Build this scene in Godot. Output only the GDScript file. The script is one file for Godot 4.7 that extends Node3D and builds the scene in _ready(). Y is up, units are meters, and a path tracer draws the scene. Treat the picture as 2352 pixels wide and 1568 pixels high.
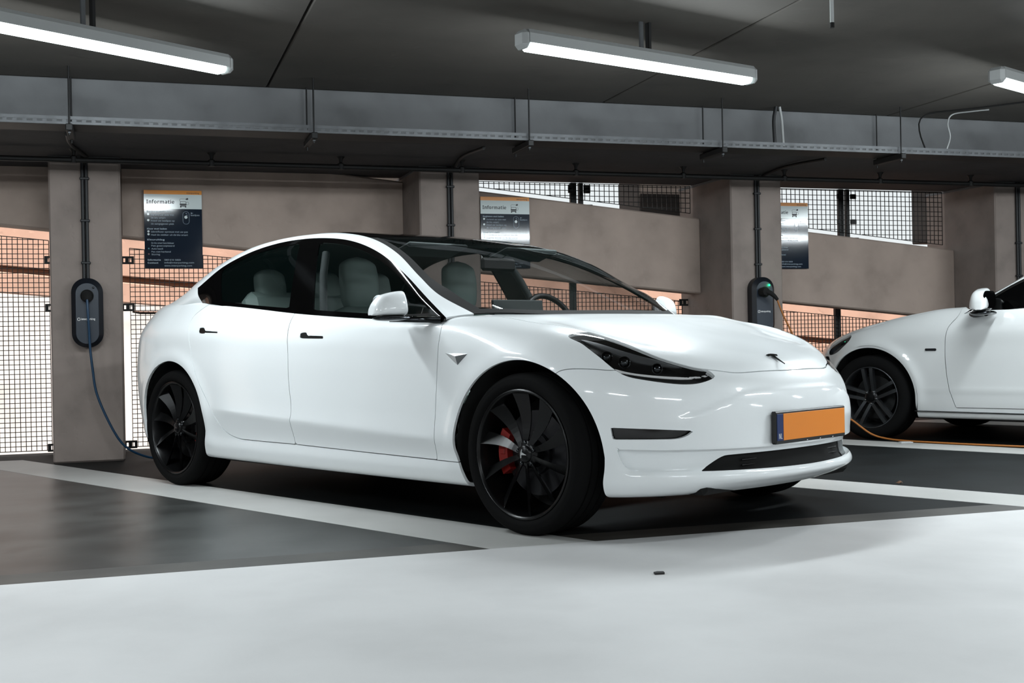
extends Node3D
# Parking garage with a white electric saloon on charge. World axes: x runs along the aisle, y is up, z points from the ramp side towards the aisle.

var M := {}
var rng := RandomNumberGenerator.new()
const BAY := 2.69            # distance between columns
const COL0 := -2.62          # middle of the first column in view
const CEIL := 2.492
const SOFFIT := 2.18
const CAR_TURN := -1.10428   # heading of the parked cars against the aisle


func _ready() -> void:
	rng.seed = 7
	# camera
	var cam := Camera3D.new()
	cam.name = "camera"
	cam.position = Vector3(-2.329, 0.803, 5.091)
	cam.rotation = Vector3(0.0001, -0.30923, -0.0187)
	cam.fov = 31.8926
	cam.near = 0.05
	cam.far = 200.0
	add_child(cam)
	cam.current = true
	# sky and exposure
	var env := Environment.new()
	env.background_mode = Environment.BG_SKY
	var sky := Sky.new()
	var sm := ProceduralSkyMaterial.new()
	sm.sky_top_color = Color(0.80, 0.83, 0.85)
	sm.sky_horizon_color = Color(0.84, 0.86, 0.86)
	sm.ground_bottom_color = Color(0.55, 0.54, 0.52)
	sm.ground_horizon_color = Color(0.75, 0.75, 0.74)
	sm.sky_energy_multiplier = 1.0
	sm.ground_energy_multiplier = 1.0
	sky.sky_material = sm
	env.sky = sky
	env.background_energy_multiplier = SKY_ENERGY
	env.ambient_light_source = Environment.AMBIENT_SOURCE_DISABLED
	env.tonemap_mode = Environment.TONE_MAPPER_LINEAR
	env.tonemap_exposure = EXPOSURE
	env.sdfgi_enabled = true
	env.ssao_enabled = true
	env.ssil_enabled = true
	var we := WorldEnvironment.new()
	we.name = "environment"
	we.environment = env
	add_child(we)
	# the sun stands behind the garage roof and lights the ramp and the house beyond it
	var sun := DirectionalLight3D.new()
	sun.name = "sun"
	sun.rotation_degrees = Vector3(-58.0, 14.0, 0.0)
	sun.light_color = Color(1.0, 0.95, 0.91)
	sun.light_energy = SUN_ENERGY
	sun.light_angular_distance = 0.6
	sun.shadow_enabled = true
	add_child(sun)
	materials()
	structure()
	ramp_side()
	services()
	lamps()
	white_saloon()
	white_coupe()
	signs()
	chargers()
	small_things()


const EXPOSURE := 1.6
const SKY_ENERGY := 0.8
const SUN_ENERGY := 1.6
const LAMP_ENERGY := 1.52
const SIDE_SHARE := 1.1


# ---------------------------------------------------------------- helpers

func thing(called: String, label: String, category: String, at := Vector3.ZERO, group := "") -> Node3D:
	var o := Node3D.new()
	o.name = called
	add_child(o, true)
	o.position = at
	tag(o, label, category, group)
	return o


func tag(o: Node, label: String, category: String, group := "") -> void:
	o.set_meta("label", label)
	o.set_meta("category", category)
	if group != "":
		o.set_meta("group", group)


func obj(called: String, mesh: Mesh, mat: Material, parent: Node = self) -> MeshInstance3D:
	var o := MeshInstance3D.new()
	o.name = called
	o.mesh = mesh
	o.material_override = mat
	o.cast_shadow = GeometryInstance3D.SHADOW_CASTING_SETTING_ON
	parent.add_child(o, true)
	return o


func struct(called: String, mesh: Mesh, mat: Material, parent: Node = self) -> MeshInstance3D:
	var o := obj(called, mesh, mat, parent)
	if parent == self:
		o.set_meta("kind", "structure")
	return o


class MB:
	var v := PackedVector3Array()
	var n := PackedVector3Array()
	var t := PackedVector2Array()
	var i := PackedInt32Array()

	func tri(a: Vector3, b: Vector3, c: Vector3) -> void:
		var g := (c - a).cross(b - a).normalized()
		var k := v.size()
		v.append_array([a, b, c])
		n.append_array([g, g, g])
		i.append_array([k, k + 1, k + 2])

	# a, b, c, d round the face, clockwise seen from its front
	func quad(a: Vector3, b: Vector3, c: Vector3, d: Vector3) -> void:
		var g := (c - a).cross(b - a) + (d - a).cross(c - a)
		g = g.normalized()
		var k := v.size()
		v.append_array([a, b, c, d])
		n.append_array([g, g, g, g])
		i.append_array([k, k + 1, k + 2, k, k + 2, k + 3])

	func facing(a: Vector3, b: Vector3, c: Vector3, d: Vector3, out: Vector3) -> void:
		if (c - a).cross(b - a).dot(out) >= 0.0:
			quad(a, b, c, d)
		else:
			quad(a, d, c, b)

	# box with chamfered edges
	func box(c: Vector3, s: Vector3, bev := 0.0, b := Basis.IDENTITY) -> void:
		var h := s * 0.5
		bev = minf(bev, minf(h.x, minf(h.y, h.z)) * 0.95)
		for ax in 3:
			var a1 := (ax + 1) % 3
			var a2 := (ax + 2) % 3
			for sg in [-1.0, 1.0]:
				var p := []
				for k in [[-1.0, -1.0], [1.0, -1.0], [1.0, 1.0], [-1.0, 1.0]]:
					var q := Vector3.ZERO
					q[ax] = sg * h[ax]
					q[a1] = k[0] * (h[a1] - bev)
					q[a2] = k[1] * (h[a2] - bev)
					p.append(c + b * q)
				var o := Vector3.ZERO
				o[ax] = sg
				facing(p[0], p[1], p[2], p[3], b * o)
		if bev <= 0.0:
			return
		for ax in 3:
			var a1 := (ax + 1) % 3
			var a2 := (ax + 2) % 3
			for s1 in [-1.0, 1.0]:
				for s2 in [-1.0, 1.0]:
					var p := []
					for k in [[-1.0, 0], [1.0, 0], [1.0, 1], [-1.0, 1]]:
						var q := Vector3.ZERO
						q[ax] = k[0] * (h[ax] - bev)
						q[a1] = s1 * (h[a1] - (bev if k[1] == 0 else 0.0))
						q[a2] = s2 * (h[a2] - (0.0 if k[1] == 0 else bev))
						p.append(c + b * q)
					var o := Vector3.ZERO
					o[a1] = s1
					o[a2] = s2
					facing(p[0], p[1], p[2], p[3], b * o)
		for sx in [-1.0, 1.0]:
			for sy in [-1.0, 1.0]:
				for sz in [-1.0, 1.0]:
					var e := Vector3(sx, sy, sz)
					var p0 := c + b * (e * Vector3(h.x, h.y - bev, h.z - bev))
					var p1 := c + b * (e * Vector3(h.x - bev, h.y, h.z - bev))
					var p2 := c + b * (e * Vector3(h.x - bev, h.y - bev, h.z))
					if (p2 - p0).cross(p1 - p0).dot(b * e) > 0.0:
						tri(p0, p1, p2)
					else:
						tri(p0, p2, p1)

	# round bar along a path
	func tube(path: PackedVector3Array, r: float, seg := 8, r_end := -1.0) -> void:
		var m := path.size()
		var up := Vector3.UP
		var k0 := v.size()
		var last := Vector3.ZERO
		for j in m:
			var d := (path[mini(j + 1, m - 1)] - path[maxi(j - 1, 0)]).normalized()
			if j == 0:
				if absf(d.dot(up)) > 0.9:
					up = Vector3.RIGHT
				up = (up - d * up.dot(d)).normalized()
			else:
				up = (up - d * up.dot(d)).normalized()
			var side := d.cross(up)
			var rr := r if r_end < 0.0 else lerpf(r, r_end, float(j) / (m - 1))
			for q in seg:
				var a := TAU * q / seg
				var o := up * cos(a) + side * sin(a)
				v.append(path[j] + o * rr)
				n.append(o)
			last = d
		for j in m - 1:
			for q in seg:
				var a := k0 + j * seg + q
				var b := k0 + j * seg + (q + 1) % seg
				i.append_array([a, a + seg, b, b, a + seg, b + seg])
		for e in [0, m - 1]:
			var d := (path[1] - path[0]).normalized() * -1.0 if e == 0 else last
			var kc := v.size()
			v.append(path[e])
			n.append(d)
			for q in seg:
				v.append(v[k0 + e * seg + q])
				n.append(d)
			for q in seg:
				i.append_array([kc, kc + 1 + q, kc + 1 + (q + 1) % seg])

	# profile of (radius, height along the axis) turned round the y axis of xf
	func lathe(prof: PackedVector2Array, xf: Transform3D, seg := 48, soft := 0.7) -> void:
		var m := prof.size()
		for j in m - 1:
			var a := prof[j]
			var b := prof[j + 1]
			var d := (b - a).normalized()
			var na := Vector2(d.y, -d.x)
			var nb := na
			if j > 0:
				var e := (a - prof[j - 1]).normalized()
				if e.dot(d) > soft:
					na = (na + Vector2(e.y, -e.x)).normalized()
			if j < m - 2:
				var e := (prof[j + 2] - b).normalized()
				if e.dot(d) > soft:
					nb = (nb + Vector2(e.y, -e.x)).normalized()
			var k := v.size()
			for q in seg + 1:
				var an := TAU * q / seg
				var cx := cos(an)
				var sx := sin(an)
				v.append(xf * Vector3(a.x * cx, a.y, a.x * sx))
				v.append(xf * Vector3(b.x * cx, b.y, b.x * sx))
				n.append(xf.basis * Vector3(na.x * cx, na.y, na.x * sx))
				n.append(xf.basis * Vector3(nb.x * cx, nb.y, nb.x * sx))
			for q in seg:
				var p := k + q * 2
				i.append_array([p, p + 1, p + 2, p + 2, p + 1, p + 3])

	# outline in the x-y plane of xf, thickness along z, optional chamfer on the front rim
	func prism(poly: PackedVector2Array, depth: float, xf: Transform3D, bev := 0.0, soft := false) -> void:
		if Geometry2D.is_polygon_clockwise(poly):
			poly = poly.duplicate()
			poly.reverse()
		var m := poly.size()
		var top := poly
		if bev > 0.0:
			var off := Geometry2D.offset_polygon(poly, -bev)
			if off.size() == 1 and off[0].size() == m:
				top = PackedVector2Array()
				var o: PackedVector2Array = off[0]
				for q in m:     # keep the order of the outline
					var best := 0
					for w in m:
						if o[w].distance_squared_to(poly[q]) < o[best].distance_squared_to(poly[q]):
							best = w
					top.append(o[best])
			else:
				bev = 0.0
		var ids := Geometry2D.triangulate_polygon(poly)
		var zf := depth
		var nz := xf.basis * Vector3(0, 0, 1)
		var k := v.size()
		for q in top:
			v.append(xf * Vector3(q.x, q.y, zf))
			n.append(nz)
		for q in ids:
			i.append(k + q)
		k = v.size()
		for q in poly:
			v.append(xf * Vector3(q.x, q.y, 0))
			n.append(-nz)
		for q in ids:
			i.append(k + q)
		for q in m:
			var a := poly[q]
			var b := poly[(q + 1) % m]
			var ta := top[q]
			var tb := top[(q + 1) % m]
			var o := xf.basis * Vector3((b - a).y, -(b - a).x, 0)
			facing(xf * Vector3(a.x, a.y, 0), xf * Vector3(b.x, b.y, 0), xf * Vector3(b.x, b.y, zf - bev), xf * Vector3(a.x, a.y, zf - bev), o)
			if bev > 0.0:
				facing(xf * Vector3(a.x, a.y, zf - bev), xf * Vector3(b.x, b.y, zf - bev), xf * Vector3(tb.x, tb.y, zf), xf * Vector3(ta.x, ta.y, zf), o + nz * o.length())

	# smooth sheet over a grid of points, rows of equal length
	func sheet(rows: Array, out: Vector3, closed := false) -> void:
		var k := v.size()
		var h := rows.size()
		var w: int = rows[0].size()
		for r in h:
			for c in w:
				var l: Vector3 = rows[r][(c - 1 + w) % w if closed else maxi(c - 1, 0)]
				var q: Vector3 = rows[r][(c + 1) % w if closed else mini(c + 1, w - 1)]
				var u: Vector3 = rows[maxi(r - 1, 0)][c]
				var d: Vector3 = rows[mini(r + 1, h - 1)][c]
				var g := (q - l).cross(d - u)
				if g.length() < 1e-12:
					g = out
				v.append(rows[r][c])
				n.append(g.normalized())
		var mid := Vector3.ZERO
		for q in range(k, v.size()):
			mid += v[q]
		mid /= float(v.size() - k)
		var s := 0.0
		for q in range(k, v.size()):
			s += n[q].dot(v[q] - mid if out == Vector3.ZERO else out)
		if s < 0.0:
			for q in range(k, v.size()):
				n[q] = -n[q]
		for r in h - 1:
			for c in (w if closed else w - 1):
				var a := k + r * w + c
				var b := k + r * w + (c + 1) % w
				i.append_array([a, b, a + w, b, b + w, a + w])

	func add(o: MB, xf := Transform3D.IDENTITY) -> void:
		var k := v.size()
		for q in o.v.size():
			v.append(xf * o.v[q])
			n.append((xf.basis * o.n[q]).normalized())
		for q in o.i:
			i.append(k + q)

	func mesh() -> ArrayMesh:
		for q in range(0, i.size(), 3):      # front faces run clockwise
			var a := v[i[q]]
			if (v[i[q + 1]] - a).cross(v[i[q + 2]] - a).dot(n[i[q]] + n[i[q + 1]] + n[i[q + 2]]) > 0.0:
				var s := i[q + 1]
				i[q + 1] = i[q + 2]
				i[q + 2] = s
		var arr := []
		arr.resize(Mesh.ARRAY_MAX)
		arr[Mesh.ARRAY_VERTEX] = v
		arr[Mesh.ARRAY_NORMAL] = n
		if t.size() == v.size():
			arr[Mesh.ARRAY_TEX_UV] = t
		arr[Mesh.ARRAY_INDEX] = i
		var m := ArrayMesh.new()
		m.add_surface_from_arrays(Mesh.PRIMITIVE_TRIANGLES, arr)
		return m

	# the same with left and right exchanged
	func mirrored() -> MB:
		var o := MB.new()
		o.v.resize(v.size())
		o.n.resize(n.size())
		for q in v.size():
			o.v[q] = Vector3(v[q].x, v[q].y, -v[q].z)
			o.n[q] = Vector3(n[q].x, n[q].y, -n[q].z)
		o.i = i.duplicate()
		return o


func boxm(c: Vector3, s: Vector3, bev := 0.0, b := Basis.IDENTITY) -> ArrayMesh:
	var m := MB.new()
	m.box(c, s, bev, b)
	return m.mesh()


func tubem(path: Array, r: float, seg := 8) -> ArrayMesh:
	var m := MB.new()
	m.tube(PackedVector3Array(path), r, seg)
	return m.mesh()


func curve(points: Array, n := 40) -> PackedVector3Array:
	var c := Curve3D.new()
	var m := points.size()
	for j in m:
		var d: Vector3 = (points[mini(j + 1, m - 1)] - points[maxi(j - 1, 0)]) / 6.0
		c.add_point(points[j], -d, d)
	var out := PackedVector3Array()
	var l := c.get_baked_length()
	for j in n + 1:
		out.append(c.sample_baked(l * j / n, true))
	return out


func round_rect(w: float, h: float, r: float, seg := 8) -> PackedVector2Array:
	var out := PackedVector2Array()
	for q in 4:
		var c := Vector2((w / 2 - r) * [1, -1, -1, 1][q], (h / 2 - r) * [1, 1, -1, -1][q])
		for k in seg + 1:
			var a := PI / 2 * (q + float(k) / seg)
			out.append(c + Vector2(cos(a), sin(a)) * r)
	return out


# ---------------------------------------------------------------- materials

func mat(col: Color, rough := 0.7, metal := 0.0) -> StandardMaterial3D:
	var m := StandardMaterial3D.new()
	m.albedo_color = col
	m.roughness = rough
	m.metallic = metal
	return m


func noise_tex(freq: float, ramp: Array, octaves := 4, kind := FastNoiseLite.TYPE_SIMPLEX_SMOOTH, size := 512, seed_ := 1) -> NoiseTexture2D:
	var f := FastNoiseLite.new()
	f.noise_type = kind
	f.seed = seed_
	f.frequency = freq
	f.fractal_octaves = octaves
	var t := NoiseTexture2D.new()
	t.width = size
	t.height = size
	t.seamless = true
	t.noise = f
	var g := Gradient.new()
	g.offsets = PackedFloat32Array(ramp.map(func(r): return r[0]))
	g.colors = PackedColorArray(ramp.map(func(r): return r[1]))
	t.color_ramp = g
	return t


func grey(x: float) -> Color:
	return Color(x, x, x)


func textured(base: StandardMaterial3D, tex: Texture2D, scale: float, bump: Texture2D = null, bump_cm := 0.0) -> StandardMaterial3D:
	base.albedo_texture = tex
	base.uv1_triplanar = true
	base.uv1_world_triplanar = true
	base.uv1_scale = Vector3.ONE * scale
	if bump:
		base.heightmap_enabled = true
		base.heightmap_texture = bump
		base.heightmap_scale = bump_cm
	return base


func materials() -> void:
	var blot := noise_tex(0.006, [[0.0, grey(0.84)], [0.35, grey(0.93)], [0.65, grey(0.97)], [1.0, grey(1.0)]], 6)
	var pits := noise_tex(0.03, [[0.0, grey(0.0)], [0.28, grey(0.8)], [1.0, grey(1.0)]], 3, FastNoiseLite.TYPE_SIMPLEX_SMOOTH, 512, 5)
	var fine := noise_tex(0.05, [[0.0, grey(0.3)], [1.0, grey(1.0)]], 5, FastNoiseLite.TYPE_SIMPLEX_SMOOTH, 512, 9)
	M.blot = blot
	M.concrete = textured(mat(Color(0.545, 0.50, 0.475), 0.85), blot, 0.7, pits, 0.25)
	M.ramp = textured(mat(Color(0.67, 0.605, 0.565), 0.85), blot, 0.55, pits, 0.3)
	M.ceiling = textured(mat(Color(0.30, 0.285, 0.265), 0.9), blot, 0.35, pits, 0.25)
	M.beam = textured(mat(Color(0.43, 0.437, 0.445), 0.9), blot, 0.6, fine, 0.1)
	M.dark_concrete = textured(mat(Color(0.28, 0.265, 0.255), 0.9), blot, 0.6, pits, 0.2)
	var wear := noise_tex(0.004, [[0.0, grey(0.92)], [0.4, grey(0.97)], [0.7, grey(1.0)], [1.0, grey(0.96)]], 6, FastNoiseLite.TYPE_SIMPLEX_SMOOTH, 1024, 21)
	M.floor_white = textured(mat(Color(0.80, 0.80, 0.80), 0.55), wear, 0.22, fine, 0.03)
	M.stripe = textured(mat(Color(0.70, 0.70, 0.69), 0.45), wear, 0.22, fine, 0.03)
	var dwear := noise_tex(0.006, [[0.0, grey(0.62)], [0.5, grey(0.9)], [0.75, grey(1.0)], [1.0, grey(0.75)]], 6, FastNoiseLite.TYPE_SIMPLEX_SMOOTH, 1024, 33)
	M.floor_dark = textured(mat(Color(0.085, 0.10, 0.105), 0.62), dwear, 0.3, fine, 0.03)
	M.floor_dark.metallic_specular = 0.27
	M.floor_lighter = textured(mat(Color(0.25, 0.255, 0.25), 0.36), dwear, 0.3, fine, 0.03)  # lighter and glossier grey for one bay
	M.floor_brownish = textured(mat(Color(0.27, 0.262, 0.245), 0.5), dwear, 0.3, fine, 0.05)  # brownish grey for the strip beside the aisle
	M.black_steel = mat(Color(0.05, 0.05, 0.053), 0.5, 0.3)
	M.wire = mat(Color(0.06, 0.058, 0.055), 0.55, 0.2)
	M.zinc = textured(mat(Color(0.36, 0.37, 0.38), 0.55, 0.5), blot, 2.0)
	M.dark_zinc = mat(Color(0.07, 0.072, 0.075), 0.6, 0.3)
	M.pipe = mat(Color(0.025, 0.024, 0.023), 0.6)
	M.conduit = mat(Color(0.08, 0.088, 0.10), 0.55)
	M.facade = textured(mat(Color(0.89, 0.88, 0.87), 0.9), blot, 0.3)
	M.warm = textured(mat(Color(0.80, 0.66, 0.59), 0.9), blot, 0.5, pits, 0.3)
	M.shaded_soffit = textured(mat(Color(0.235, 0.23, 0.235), 0.9), blot, 0.5, pits, 0.25)  # darker concrete, the shade under the beam is put into the colour
	M.shaded_wall = textured(mat(Color(0.30, 0.22, 0.18), 0.9), blot, 0.5)  # dark brown carries the shade on the right part outside
	M.warm_shade = textured(mat(Color(0.50, 0.37, 0.30), 0.9), blot, 0.5)  # shadow of the parapet grooves, put into a darker peach
	# cars
	var paint := mat(Color(0.90, 0.915, 0.92), 0.42)
	paint.clearcoat_enabled = true
	paint.clearcoat = 0.7
	paint.clearcoat_roughness = 0.07
	M.paint = paint
	var paint2 := mat(Color(0.775, 0.785, 0.785), 0.42)
	paint2.clearcoat_enabled = true
	paint2.clearcoat = 1.0
	paint2.clearcoat_roughness = 0.06
	M.paint2 = paint2
	M.gloss_black = mat(Color(0.012, 0.012, 0.013), 0.08)
	M.satin_black = mat(Color(0.03, 0.03, 0.032), 0.4)
	M.matt_black = mat(Color(0.012, 0.012, 0.012), 0.9)
	M.liner = mat(Color(0.012, 0.012, 0.012), 0.95)
	M.rubber = mat(Color(0.055, 0.055, 0.056), 0.85)
	M.rubber.metallic_specular = 0.2
	M.wheel = mat(Color(0.06, 0.061, 0.065), 0.28, 0.5)
	M.wheel2 = mat(Color(0.34, 0.35, 0.36), 0.3, 0.9)
	M.chrome = mat(Color(0.82, 0.83, 0.84), 0.08, 1.0)
	M.dark_chrome = mat(Color(0.25, 0.26, 0.27), 0.12, 1.0)
	M.disc = mat(Color(0.30, 0.30, 0.31), 0.35, 1.0)
	M.caliper = mat(Color(0.50, 0.07, 0.04), 0.5)
	M.seat = mat(Color(0.52, 0.60, 0.58), 0.6)
	M.cabin = mat(Color(0.03, 0.032, 0.033), 0.8)
	M.cabin_grey = mat(Color(0.22, 0.25, 0.25), 0.8)
	M.lens = glass(Color(0.015, 0.016, 0.017), 0.12)
	M.reflector = mat(Color(0.40, 0.41, 0.42), 0.25, 0.6)
	M.glass = glass(Color(0.02, 0.06, 0.056), 0.30)
	M.dark_glass = mat(Color(0.006, 0.007, 0.008), 0.05)
	M.plate_yellow = mat(Color(0.86, 0.50, 0.13), 0.5)
	M.plate_blue = mat(Color(0.02, 0.14, 0.34), 0.5)
	M.white_print = mat(Color(0.88, 0.88, 0.88), 0.5)
	M.red_glass = mat(Color(0.06, 0.006, 0.006), 0.1)
	# signs and chargers
	M.sign_blue = mat(Color(0.055, 0.11, 0.17), 0.07)
	M.sign_white = mat(Color(0.80, 0.84, 0.84), 0.12)
	M.sign_orange = mat(Color(0.86, 0.54, 0.14), 0.3)
	M.sign_text = mat(Color(0.62, 0.68, 0.72), 0.4)
	M.sign_ink = mat(Color(0.07, 0.09, 0.12), 0.4)
	M.teal = mat(Color(0.16, 0.42, 0.45), 0.4)
	M.red_dot = mat(Color(0.35, 0.04, 0.05), 0.4)
	M.charger = mat(Color(0.075, 0.125, 0.18), 0.4)
	M.charger_edge = mat(Color(0.03, 0.05, 0.085), 0.45)
	M.cable_blue = mat(Color(0.03, 0.20, 0.31), 0.45)
	M.cable_orange = mat(Color(0.62, 0.38, 0.16), 0.5)
	M.led = mat(Color(0.1, 0.8, 0.5), 0.3)
	M.led.emission_enabled = true
	M.led.emission = Color(0.08, 0.95, 0.55)
	M.led.emission_energy_multiplier = 1.2
	M.lamp_body = mat(Color(0.62, 0.63, 0.63), 0.4)
	M.tube = mat(Color(0.95, 0.97, 0.97), 0.4)
	M.tube.emission_enabled = true
	M.tube.emission = Color(0.93, 1.0, 1.0)
	M.tube.emission_energy_multiplier = 3.0


func glass(c: Color, a: float) -> StandardMaterial3D:
	var m := mat(Color(c.r, c.g, c.b, a), 0.02)
	m.transparency = BaseMaterial3D.TRANSPARENCY_ALPHA
	return m


# ---------------------------------------------------------------- the garage

func col_x(k: int) -> float:
	return COL0 + BAY * k


func parapet_top(x: float) -> float:
	return 2.117 - 0.0985 * x


func parapet_foot(x: float) -> float:
	return 1.436 - 0.0945 * x


# a slab lying on the floor, outline in the axes of the parked cars (x towards the aisle, y to the right of the white saloon)
func car_axes(p: Vector2) -> Vector2:
	return Vector2(0.4497 * p.x - 0.8932 * p.y, 0.8932 * p.x + 0.4497 * p.y)


func floor_slab(poly: Array, top: float) -> ArrayMesh:
	var pts := PackedVector2Array()
	for q in poly:
		pts.append(Vector2(q.x, -q.y))
	var m := MB.new()
	m.prism(pts, top, Transform3D(Basis(Vector3.RIGHT, -PI / 2), Vector3.ZERO))
	return m.mesh()


func structure() -> void:
	var fl := struct("floor", boxm(Vector3(2, -0.15, 1.54), Vector3(28, 0.3, 12.96)), M.floor_dark)
	obj("aisle_paint", floor_slab([Vector2(-11.9, 0.654), Vector2(15.9, 0.654), Vector2(15.9, 7.95), Vector2(-11.9, 7.95)], 0.0022), M.floor_white, fl)
	obj("brownish_strip", floor_slab([Vector2(-11.9, 0.46), Vector2(15.9, 0.46), Vector2(15.9, 0.655), Vector2(-11.9, 0.655)], 0.0012), M.floor_brownish, fl)  # narrow brownish strip along the aisle edge
	# the bay left of the white saloon has a slab of lighter, glossier grey
	var left_bay := []
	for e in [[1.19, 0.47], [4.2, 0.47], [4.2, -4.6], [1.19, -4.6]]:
		left_bay.append(car_axes(Vector2((e[1] - 0.4497 * e[0]) / 0.8932, e[0])))
	obj("left_bay_slab", floor_slab(left_bay, 0.0009), M.floor_lighter, fl)
	var z0 := 0.809
	for k in range(-4, 5):
		var a := z0 + 2.365 * k
		if k == -1:
			a = -1.53
		elif k == -2:
			a = -3.905
		var b := a + 0.39
		# long edges run with the cars, the ends follow aisle and fence
		var poly := []
		for e in [[a, 0.6545], [b, 0.6545], [b, -4.35], [a, -4.35]]:
			var x: float = (e[1] - 0.4497 * e[0]) / 0.8932
			poly.append(car_axes(Vector2(x, e[0])))
		obj("bay_stripe", floor_slab(poly, 0.0018), M.stripe, fl)
	# ceiling of long slabs with open joints
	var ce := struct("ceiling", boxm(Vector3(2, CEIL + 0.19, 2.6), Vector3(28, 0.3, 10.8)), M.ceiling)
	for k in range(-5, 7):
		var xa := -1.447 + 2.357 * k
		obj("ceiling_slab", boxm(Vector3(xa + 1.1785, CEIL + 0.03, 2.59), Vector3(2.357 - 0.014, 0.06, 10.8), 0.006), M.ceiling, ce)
	struct("trim_1", boxm(Vector3(2, (SOFFIT + 2.95) / 2, -3.755), Vector3(28, 2.95 - SOFFIT, 1.85), 0.012), M.shaded_soffit)  # underside shade painted in through the darker material
	struct("trim_2", boxm(Vector3(2, (SOFFIT + CEIL) / 2 + 0.002, -2.82), Vector3(28, CEIL - SOFFIT - 0.006, 0.02), 0.004), M.beam)  # lit front face of the same beam, as a lighter panel
	struct("wall_left", boxm(Vector3(-12.15, 1.25, 1.6), Vector3(0.3, 2.9, 13)), M.concrete)
	struct("wall_right", boxm(Vector3(16.15, 1.25, 1.6), Vector3(0.3, 2.9, 13)), M.concrete)
	struct("wall_front", boxm(Vector3(2, 1.25, 8.15), Vector3(28.6, 2.9, 0.3)), M.concrete)
	for k in range(-3, 7):
		var c := struct("column", boxm(Vector3(col_x(k), SOFFIT / 2, -4.44), Vector3(0.485, SOFFIT, 0.99), 0.012), M.concrete)
		obj("column_head", boxm(Vector3(col_x(k), SOFFIT - 0.012, -4.44), Vector3(0.493, 0.024, 1.0), 0.004), M.beam, c)
		if k >= 0 and k <= 3:
			c.set_meta("label", ["bare concrete column at the left carrying the charger with the blue cable", "bare concrete column behind the roof of the white saloon", "bare concrete column behind the bonnet carrying the charger with the green light", "bare concrete column at the right edge behind the coupe windscreen"][k])


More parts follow.
